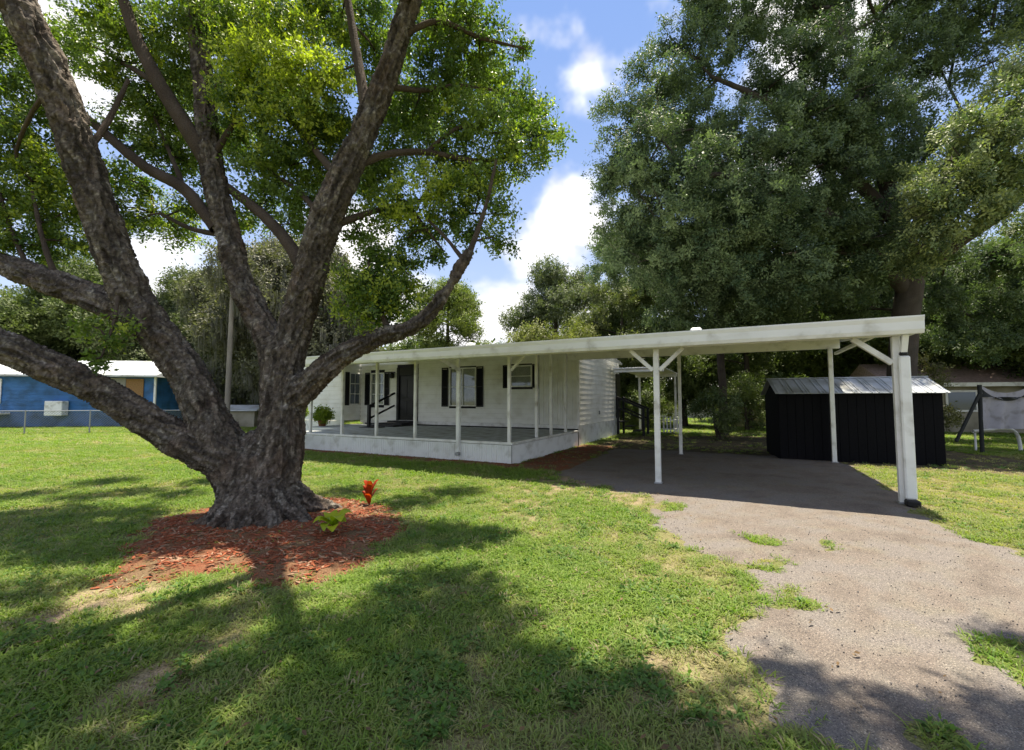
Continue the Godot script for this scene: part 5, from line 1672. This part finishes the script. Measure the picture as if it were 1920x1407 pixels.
# a tree behind the houses: trunk, a few limbs and a crown of clumps
func far_tree(called: String, label: String, at: Vector3, high: float, wide: float, low: float, dark: Color, light: Color, seed_: int, size: float, per: float, moss := false, squash := 0.8) -> void:
	var r := RandomNumberGenerator.new()
	r.seed = seed_
	var t := thing(called, label, "tree", at, 0.0, "trees behind the houses")
	var clumps := []
	var count := int(10 + wide * 2.2)
	for i in count:
		var a := r.randf() * TAU
		var y := r.randf()
		var rr := sqrt(1.0 - pow(absf(y - 0.42) / 0.62, 2.0)) * pow(r.randf(), 0.5)
		var q := Vector3(cos(a) * rr * wide * 0.5, low + (high - low) * y, sin(a) * rr * wide * 0.5)
		clumps.append([q.x + at.x, q.y + at.y, q.z + at.z, r.randf_range(0.13, 0.22) * wide])
	var st := tube_tool()
	var tr := 0.02 * high + 0.06
	var lean := r.randf_range(-0.4, 0.4)
	var spine := [[0, -0.15, 0, tr * 1.35], [lean * 0.3, low * 0.5, 0, tr], [lean, low + (high - low) * 0.3, 0, tr * 0.7], [lean * 1.4, low + (high - low) * 0.75, 0, tr * 0.3]]
	add_tube(st, spine, 10, 0.5, 0.02, Color(0.10, 0.085, 0.07))
	part("trunk", tube_mesh(st), M.bark, t)
	var nodes := resample(spine, 0.6).map(func(a): return [a[0] + at.x, a[1] + at.y, a[2] + at.z])
	twigs(t, nodes, clumps, seed_ + 1, tr * 0.22, Color(0.09, 0.08, 0.07), wide)
	crown(t, clumps, sprig(13, 0.34, 0.45, 12, 0.1), M.far_leaf, per, size, seed_, dark, light, light, -0.18, 2.2 / maxf(1.0, size * 2.5), squash)
	if moss:
		hanging_moss(t, clumps, seed_)


func hanging_moss(t: Node3D, clumps: Array, seed_: int) -> void:
	var r := RandomNumberGenerator.new()
	r.seed = seed_ + 50
	var st := SurfaceTool.new()
	st.begin(Mesh.PRIMITIVE_TRIANGLES)
	st.set_smooth_group(-1)
	for i in 16:
		var a := r.randf() * TAU
		var x := cos(a) * r.randf() * 0.12
		var z := sin(a) * r.randf() * 0.12
		var l := r.randf_range(0.5, 1.0)
		var o := Vector3(cos(a * 3.0), 0, sin(a * 3.0)) * 0.018
		face(st, [Vector3(x, 0, z) - o, Vector3(x, 0, z) + o, Vector3(x * 1.3 + r.randf_range(-0.06, 0.06), -l, z * 1.3)], Vector3(0, 0, 1))
	st.generate_normals()
	var m := st.commit()
	var rows := PackedFloat32Array()
	var n := 2600
	rows.resize(n * 16)
	for i in n:
		var c: Array = clumps[r.randi() % clumps.size()]
		var d: Vector3 = Vector3(r.randfn(), r.randfn() * 0.6 - 0.3, r.randfn()).normalized() * c[3] * 0.95
		var s := r.randf_range(0.5, 1.3)
		var g := r.randf_range(0.12, 0.22)
		add_row(rows, i, Basis(Vector3.UP, r.randf() * TAU).scaled_local(Vector3(s, s, s)), Vector3(c[0], c[1], c[2]) + d - t.position, Color(g, g * 0.98, g * 0.84))
	scatter("hanging_moss", m, M.far_leaf, rows, t)


func build_background_trees() -> void:
	var gd := Color(0.07, 0.105, 0.035)
	var gl := Color(0.17, 0.21, 0.07)
	far_tree("moss_oak", "grey-brown oak hung with moss behind the big tree's fork", Vector3(-13.5, 0, -29.0), 11.5, 10.0, 2.6, Color(0.085, 0.09, 0.055), Color(0.20, 0.20, 0.13), 61, 0.6, 46.0, true)
	far_tree("moss_oak", "mossy grey-green oak standing behind the utility pole", Vector3(-21.5, 0, -38.0), 13.0, 11.0, 2.0, Color(0.08, 0.09, 0.05), Color(0.19, 0.2, 0.11), 62, 0.7, 36.0, true)
	far_tree("broad_tree", "green tree behind the blue house's roof at the far left", Vector3(-40.0, 0, -39.0), 12.5, 13.0, 1.5, gd, gl, 63, 0.75, 30.0)
	far_tree("broad_tree", "dull green tree behind the blue house, between it and the pole", Vector3(-30.5, 0, -41.0), 12.0, 12.0, 1.5, Color(0.075, 0.10, 0.045), Color(0.17, 0.2, 0.085), 64, 0.75, 30.0)
	far_tree("round_tree", "bright yellow-green round tree above the porch roof", Vector3(-4.9, 0, -33.0), 10.2, 6.6, 2.0, Color(0.10, 0.15, 0.03), Color(0.26, 0.3, 0.07), 65, 0.5, 60.0)
	far_tree("round_tree", "small feathery tree behind the left end of the porch roof", Vector3(-12.4, 0, -36.0), 8.5, 5.0, 2.0, gd, gl, 66, 0.5, 50.0)
	far_tree("grey_tree", "tall grey-green tree left of the huge oak", Vector3(4.0, 0, -35.0), 12.4, 7.4, 2.0, Color(0.08, 0.11, 0.055), Color(0.21, 0.24, 0.13), 67, 0.55, 52.0)
	far_tree("grey_tree", "rounded pale green tree in front of the tall grey-green one", Vector3(7.4, 0, -29.0), 9.4, 6.6, 1.8, Color(0.09, 0.12, 0.045), Color(0.24, 0.26, 0.11), 68, 0.5, 55.0)
	far_tree("grey_tree", "low bright bushy tree over the middle of the porch roof", Vector3(2.6, 0, -26.0), 6.2, 5.0, 1.2, Color(0.11, 0.14, 0.035), Color(0.27, 0.28, 0.085), 69, 0.45, 55.0)
	far_tree("broad_tree", "dark tree behind the carport's back posts", Vector3(19.5, 0, -34.0), 12.0, 9.0, 2.4, gd, gl, 70, 0.6, 45.0)
	far_tree("broad_tree", "dark tree behind the shed", Vector3(22.0, 0, -27.5), 12.0, 10.0, 2.4, gd, gl, 71, 0.6, 45.0)
	far_tree("broad_tree", "dark leafy tree at the right edge, over the beige house", Vector3(27.0, 0, -20.5), 10.5, 9.0, 2.8, gd, gl, 72, 0.55, 45.0)
	far_tree("yard_shrub", "sunlit shrub at the right, beside the shed's end", Vector3(16.6, 0, -17.6), 3.4, 2.0, 0.5, Color(0.08, 0.09, 0.03), Color(0.24, 0.23, 0.10), 73, 0.32, 90.0)
	far_tree("yard_shrub", "bright shrub in the sun behind the carport", Vector3(10.5, 0, -33.5), 3.2, 4.6, 0.4, Color(0.10, 0.13, 0.04), Color(0.26, 0.28, 0.10), 74, 0.4, 60.0)
	far_tree("yard_shrub", "leafy shrub left of the shed", Vector3(8.6, 0, -18.2), 1.9, 2.0, 0.2, gd, gl, 75, 0.3, 90.0)
	far_tree("yard_shrub", "leafy shrub in the shade beyond the picket panel", Vector3(7.2, 0, -24.5), 2.4, 2.8, 0.2, gd, gl, 76, 0.34, 80.0)
	far_tree("yard_shrub", "wide leafy shrub right of the slim trunk behind the carport", Vector3(12.6, 0, -23.5), 2.6, 3.2, 0.2, gd, gl, 77, 0.36, 70.0)
	far_tree("understorey_tree", "small tree filling the gap under the oak behind the carport", Vector3(11.0, 0, -28.0), 6.5, 6.0, 1.4, gd, gl, 78, 0.45, 55.0)
	far_tree("understorey_tree", "leafy tree filling the view between the home's back door and the slim trunk", Vector3(8.2, 0, -30.5), 8.5, 6.4, 0.9, gd, gl, 79, 0.5, 50.0)
	far_tree("understorey_tree", "leafy tree behind the gap between the slim trunk and the shed", Vector3(13.8, 0, -25.5), 8.0, 5.6, 1.2, gd, gl, 80, 0.45, 55.0)
	# one bare trunk under the back of the carport
	var t := thing("slim_tree", "slim tree trunk rising behind the carport's back beam", "tree", Vector3(9.9, 0, -20.6))
	var st := tube_tool()
	add_tube(st, [[0, -0.1, 0, 0.24], [0.03, 2.0, 0, 0.18], [-0.02, 4.2, 0, 0.16], [0.1, 7.5, 0.2, 0.1]], 12, 0.2, 0.015, Color(0.12, 0.105, 0.09))
	part("trunk", tube_mesh(st), M.bark, t)
	crown(t, [[9.9, 7.5, -20.4, 1.6], [10.8, 8.4, -20.0, 1.3], [9.0, 8.6, -20.6, 1.3]], sprig(13, 0.34, 0.45, 12, 0.1), M.far_leaf, 60.0, 0.5, 9, gd, gl, gl)
	# the wood beyond everything
	var r := RandomNumberGenerator.new()
	r.seed = 91
	var clumps := []
	for i in 150:
		var a := lerpf(-1.25, 1.25, i / 149.0)
		var d := r.randf_range(62.0, 78.0)
		for k in 2:
			clumps.append([sin(a) * d, r.randf_range(1.0, 6.5) + k * 2.0, -cos(a) * d, r.randf_range(2.4, 4.0)])
	var wood := Node3D.new()
	wood.name = "far_wood"
	add_child(wood)
	tag(wood, "distant green wood closing the view behind the houses", "woods", "", "stuff")
	crown(wood, clumps, sprig(13, 0.34, 0.5, 12, 0.1), M.far_leaf, 7.0, 1.7, 92, gd, gl, gl, -0.3, 0.3)
	# a tree standing outside the picture at the right, whose leaves shade the near end of the driveway
	var sh := thing("street_tree", "leafy tree outside the picture whose shade dapples the near driveway", "tree", Vector3(7.2, 0, 2.0))
	var st2 := tube_tool()
	add_tube(st2, [[0, -0.1, 0, 0.4], [0, 2.5, 0, 0.3], [-0.8, 5.0, -0.6, 0.22], [-2.4, 7.2, -1.8, 0.14], [-4.2, 8.2, -3.2, 0.06]], 12, 0.3, 0.02, Color(0.1, 0.085, 0.07))
	part("trunk", tube_mesh(st2), M.bark, sh)
	crown(sh, [[2.75, 8.6, -4.36, 0.2], [2.4, 8.6, -4.25, 0.16], [2.6, 8.6, -3.95, 0.32], [3.2, 8.6, -3.9, 0.36], [3.7, 8.6, -3.95, 0.3], [4.5, 8.6, -4.7, 0.28], [4.1, 8.6, -3.5, 0.5], [3.4, 8.6, -3.3, 0.5], [5.0, 8.6, -3.6, 0.6], [6.0, 8.8, -1.8, 1.1], [7.2, 8.6, -0.4, 1.4], [5.2, 9.0, -1.0, 1.2], [8.2, 8.4, 1.6, 1.5], [6.2, 8.8, 1.4, 1.5]], sprig(9, 0.42, 0.46, 4, 0.35), M.leaf, 340.0, 0.24, 93, gd, gl, gl, -0.1, 1.6)


# ---------------------------------------------------------------- small garden things
func leaf_blade(long: float, wide: float, bend: float, c: Color) -> ArrayMesh:
	var st := SurfaceTool.new()
	st.begin(Mesh.PRIMITIVE_TRIANGLES)
	st.set_smooth_group(0)
	var n := 7
	for i in n + 1:
		var s := float(i) / n
		var w := wide * pow(sin(PI * clampf(s * 0.93 + 0.05, 0, 1)), 0.75) * 0.5
		var y := sin(s * PI * 0.5) * long * (1.0 - bend) + long * 0.08 * s - bend * long * s * s
		var z := s * long * 0.75
		for k in [-1.0, 0.0, 1.0]:
			st.set_color(c if k != 0.0 else c * 1.15)
			st.add_vertex(Vector3(k * w, y + absf(k) * w * 0.35, z))
	for i in n:
		for k in 2:
			var a := i * 3 + k
			for q in [a, a + 1, a + 3, a + 1, a + 4, a + 3]:
				st.add_index(q)
	st.generate_normals()
	return st.commit()


func build_garden_things() -> void:
	rng.seed = 33
	# yellow-green broad-leaved plant in the mulch
	var p := thing("garden_plant", "yellow-green broad-leaved plant in the red mulch right of the trunk", "plant", Vector3(-2.12, 0.02, -5.28))
	var m1 := leaf_blade(0.28, 0.16, 0.35, Color(0.38, 0.44, 0.02))
	var m2 := leaf_blade(0.23, 0.14, 0.45, Color(0.30, 0.38, 0.02))
	for k in 9:
		var l := part("leaf", m1 if k % 2 == 0 else m2, M.garden_leaf, p, Vector3(0, 0.06 + 0.012 * k, 0))
		l.rotation = Vector3(rng.randf_range(-0.2, 0.45), k * 2.4 + 0.4, rng.randf_range(-0.25, 0.25))
	part("stem", tube_between(Vector3(0, -0.04, 0), Vector3(0, 0.12, 0), 0.014), M.bark, p)
	# red-leaved plant behind it
	var q := thing("red_plant", "small upright red-orange leafed plant at the mulch's back edge", "plant", Vector3(-2.16, 0.0, -6.72))
	var r1 := leaf_blade(0.15, 0.09, -0.1, Color(0.42, 0.05, 0.01))
	var r2 := leaf_blade(0.13, 0.08, 0.1, Color(0.34, 0.08, 0.015))
	for k in 17:
		var l := part("leaf", r1 if k % 2 == 0 else r2, M.garden_leaf, q, Vector3(0, 0.03 + 0.012 * k, 0))
		l.rotation = Vector3(-0.1 + rng.randf_range(-0.35, 0.3), k * 2.1, 0)
	part("stem", tube_between(Vector3(0, -0.04, 0), Vector3(0.01, 0.2, 0), 0.01), M.bark, q)
	# two potted shrubs on the deck by the wing, and two dark plants at the foot of the skirting
	var k := 0
	for a in [[-11.6, 2.6, 0.95], [-10.4, 2.9, 0.8]]:
		var t := home_thing("potted_shrub", ["bushy yellow-green potted shrub by the wing's white wall", "smaller yellow-green potted shrub nearer the porch corner"][k], "plant", a[0], a[1], "potted shrubs on the deck")
		var pot := tube_tool()
		add_tube(pot, [[0, FLOOR - 0.012, 0, 0.13], [0, FLOOR + 0.2, 0, 0.18], [0, FLOOR + 0.24, 0, 0.19]], 14, 0.06, 0.0, Color(0.25, 0.1, 0.06))
		part("pot", tube_mesh(pot), M.terracotta, t)
		part("stem", tube_between(Vector3(0, FLOOR, 0), Vector3(0.02, FLOOR + 0.5, 0), 0.02), M.bark, t)
		var mid := t.position + Vector3(0, FLOOR + 0.62 * a[2], 0)
		crown(t, [[mid.x, mid.y, mid.z, 0.42 * a[2]], [mid.x + 0.25, mid.y - 0.1, mid.z + 0.1, 0.3], [mid.x - 0.22, mid.y - 0.05, mid.z - 0.1, 0.3]], sprig(8, 0.5, 0.5, 7, 0.2), M.garden_leaf, 900.0, 0.16, 44 + k, Color(0.13, 0.20, 0.02), Color(0.30, 0.36, 0.04), Color(0.3, 0.36, 0.04), -0.3, 3.0)
		k += 1
	k = 0
	for a in [[-7.15, -0.55], [-7.75, -0.5]]:
		var t := home_thing("dark_plant", ["dark purple-green spiky plant before the deck skirting", "dark spiky plant beside the trunk at the deck's left end"][k], "plant", a[0], a[1], "dark plants at the deck's foot")
		var lm := leaf_blade(0.42, 0.075, 0.0, Color(0.03, 0.03, 0.025))
		for i in 12:
			var l := part("leaf", lm, M.garden_leaf, t, Vector3(0, 0.02, 0))
			l.rotation = Vector3(-0.6 + rng.randf_range(-0.35, 0.2), i * 2.4, 0)
		k += 1


# ---------------------------------------------------------------- grass
func tuft(n: int, high: float, spread: float, seed_: int) -> ArrayMesh:
	var r := RandomNumberGenerator.new()
	r.seed = seed_
	var st := SurfaceTool.new()
	st.begin(Mesh.PRIMITIVE_TRIANGLES)
	st.set_smooth_group(-1)
	for i in n:
		var a := r.randf() * TAU
		var root := Vector3(cos(a), 0, sin(a)) * spread * sqrt(r.randf())
		var dir := a + r.randf_range(-1.4, 1.4)
		var lean := Vector3(cos(dir), 0, sin(dir))
		var h := high * r.randf_range(0.55, 1.15)
		var out := h * r.randf_range(0.6, 2.0)
		var w := lean.cross(Vector3.UP) * r.randf_range(0.0025, 0.0048)
		var m := root + Vector3(0, h * 0.62, 0) + lean * out * 0.45
		var tip := root + Vector3(0, h * r.randf_range(0.35, 0.9), 0) + lean * out
		var tone := r.randf_range(0.75, 1.2)
		st.set_color(Color(tone, tone, tone))
		for q in [root - w, root + w, m + w * 0.9, root - w, m + w * 0.9, m - w * 0.9, m - w * 0.9, m + w * 0.9, tip]:
			st.add_vertex(q)
	st.generate_normals()
	return st.commit()


func build_grass() -> void:
	rng.seed = 71
	var meshes := [tuft(15, 0.05, 0.045, 1), tuft(15, 0.045, 0.05, 2), tuft(18, 0.055, 0.05, 3)]
	var rows := [PackedFloat32Array(), PackedFloat32Array(), PackedFloat32Array()]
	var count := [0, 0, 0]
	for k in 3:
		rows[k].resize(90000 * 16)
	# nearest first: [from, to, spacing, size]
	for ring in [[0.6, 5.0, 0.043, 1.0], [5.0, 9.0, 0.062, 1.15], [9.0, 16.0, 0.095, 1.5], [16.0, 34.0, 0.19, 2.4], [34.0, 60.0, 0.5, 5.0]]:
		var s: float = ring[2]
		var z := -float(ring[0])
		while z > -ring[1]:
			var reach := 1.35 * absf(z) + 0.8
			var x := -reach
			while x < reach:
				var qx := x + rng.randf_range(-0.5, 0.5) * s
				var qz := z + rng.randf_range(-0.5, 0.5) * s
				x += s
				var keep := 1.0
				var n1 := noise_c.get_noise_2d(qx * 0.55, qz * 0.55)
				var n2 := noise_b.get_noise_2d(qx * 2.3 + 9.0, qz * 2.3)
				keep -= clampf(0.10 + 0.55 * n1 + 0.55 * n2, 0.0, 0.6)
				var oak := 0.0
				var sand := 0.0
				if qx > -12 and qx < 14 and qz > -20:
					var h := to_home(qx, qz)
					if h.x > -16.5 and h.x < 0.05 and h.y > (0.0 if h.x > -8.7 else 4.0):
						continue
					var d := drive_in(qx, qz)
					if d > -0.35:
						keep *= 1.0 - smoothstep(-0.35, 0.16, d + 0.12 * n2)
					var m := mulch_in(qx, qz)
					if m > -0.2:
						keep *= 1.0 - 0.86 * smoothstep(-0.25, 0.15, m + 0.2 * n2)
					sand = sand_at(qx, qz)
					keep *= 1.0 - 0.85 * sand
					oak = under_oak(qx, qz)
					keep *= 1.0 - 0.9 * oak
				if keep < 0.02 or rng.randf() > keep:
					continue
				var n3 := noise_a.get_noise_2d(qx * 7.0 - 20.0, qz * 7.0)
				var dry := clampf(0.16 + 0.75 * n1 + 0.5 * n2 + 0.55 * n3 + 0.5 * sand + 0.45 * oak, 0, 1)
				if qx > 5.4 and qz > -13:
					dry = clampf(dry + 0.35, 0, 1)
				var c := Vector3(0.135, 0.25, 0.036).lerp(Vector3(0.26, 0.37, 0.058), rng.randf())
				c = c.lerp(Vector3(0.46, 0.41, 0.21) * rng.randf_range(0.75, 1.15), clampf(dry * 0.85 + rng.randf_range(-0.15, 0.2), 0, 0.92))
				if rng.randf() < 0.04:
					c = Vector3(0.42, 0.36, 0.22)
				var k := rng.randi() % 3
				if count[k] >= 90000:
					continue
				var sc: float = ring[3] * rng.randf_range(0.7, 1.25) * (0.75 if dry > 0.5 else 1.0)
				var b := (Basis(Vector3.UP, rng.randf() * TAU) * Basis(Vector3(1, 0, 0), rng.randf_range(-0.2, 0.2))).scaled_local(Vector3(sc, sc * (1.0 if ring[3] < 2.0 else 0.7), sc))
				add_row(rows[k], count[k], b, Vector3(qx, ground_height(qx, qz) - 0.004, qz), Color(c.x, c.y, c.z))
				count[k] += 1
			z -= s
	var lawn := Node3D.new()
	lawn.name = "lawn_grass"
	add_child(lawn)
	tag(lawn, "short patchy green and straw-coloured lawn grass", "grass", "", "stuff")
	for k in 3:
		rows[k].resize(count[k] * 16)
		scatter("grass_tufts", meshes[k], M.grass_blade, rows[k], lawn)
	# broad-leaved weeds and taller clumps in loose groups
	var wm := sprig(9, 0.7, 0.4, 21, 0.25)
	var wr := PackedFloat32Array()
	wr.resize(5000 * 16)
	var wn := 0
	for i in 24000:
		var z := -1.4 - 10.0 * pow(rng.randf(), 1.3)
		var x := rng.randf_range(-1.2, 1.2) * (absf(z) + 0.6)
		if noise_c.get_noise_2d(x * 1.1 + 31.0, z * 1.1) + 0.6 * noise_a.get_noise_2d(x * 4.0, z * 4.0 + 7.0) < 0.28 or wn >= 5000:
			continue
		var h := to_home(x, z)
		if drive_in(x, z) > -0.1 or mulch_in(x, z) > -0.1 or (h.x < 0.05 and h.y > -0.1):
			continue
		var s := rng.randf_range(0.04, 0.085)
		var b := (Basis(Vector3.UP, rng.randf() * TAU) * Basis(Vector3(1, 0, 0), rng.randf_range(-0.7, 0.7))).scaled_local(Vector3(s * 1.3, s * 0.7, s * 1.3))
		var g := rng.randf_range(0.8, 1.2)
		add_row(wr, wn, b, Vector3(x, ground_height(x, z) + 0.02, z), Color(0.11 * g, 0.20 * g, 0.045 * g))
		wn += 1
	wr.resize(wn * 16)
	scatter("weeds", wm, M.grass_blade, wr, lawn)
	print("tufts ", count, " weeds ", wn)
	# brown fallen leaves
	var st := SurfaceTool.new()
	st.begin(Mesh.PRIMITIVE_TRIANGLES)
	st.set_smooth_group(-1)
	for q in [[Vector3(-0.5, 0, 0), Vector3(0, 0.1, -0.22), Vector3(0.5, 0.14, 0)], [Vector3(-0.5, 0, 0), Vector3(0.5, 0.14, 0), Vector3(0, 0.12, 0.22)]]:
		face(st, q, Vector3.UP)
	st.generate_normals()
	var lr := PackedFloat32Array()
	lr.resize(1700 * 16)
	for i in 1700:
		var far := i % 2 == 0
		var x := rng.randf_range(-7.0, 2.5) if not far else rng.randf_range(1.5, 14.0)
		var z := -rng.randf_range(1.8, 9.0) if not far else -rng.randf_range(9.0, 22.0)
		var h := to_home(x, z)
		if h.x < 0.1 and h.y > -0.3:
			x = rng.randf_range(-4.0, 1.0)
			z = -rng.randf_range(2.0, 6.0)
		var s := rng.randf_range(0.025, 0.055)
		var b := (Basis(Vector3.UP, rng.randf() * TAU) * Basis(Vector3(1, 0, 0), rng.randf_range(-0.5, 0.5))).scaled_local(Vector3(s, s, s))
		var t := rng.randf_range(0.5, 1.2)
		add_row(lr, i, b, Vector3(x, ground_height(x, z) + rng.randf_range(0.03, 0.05), z), Color(0.22 * t, 0.14 * t, 0.075 * t))
	var o := scatter("fallen_leaves", st.commit(), M.garden_leaf, lr, self)
	tag(o, "brown fallen leaves scattered over the lawn and yard", "leaves")
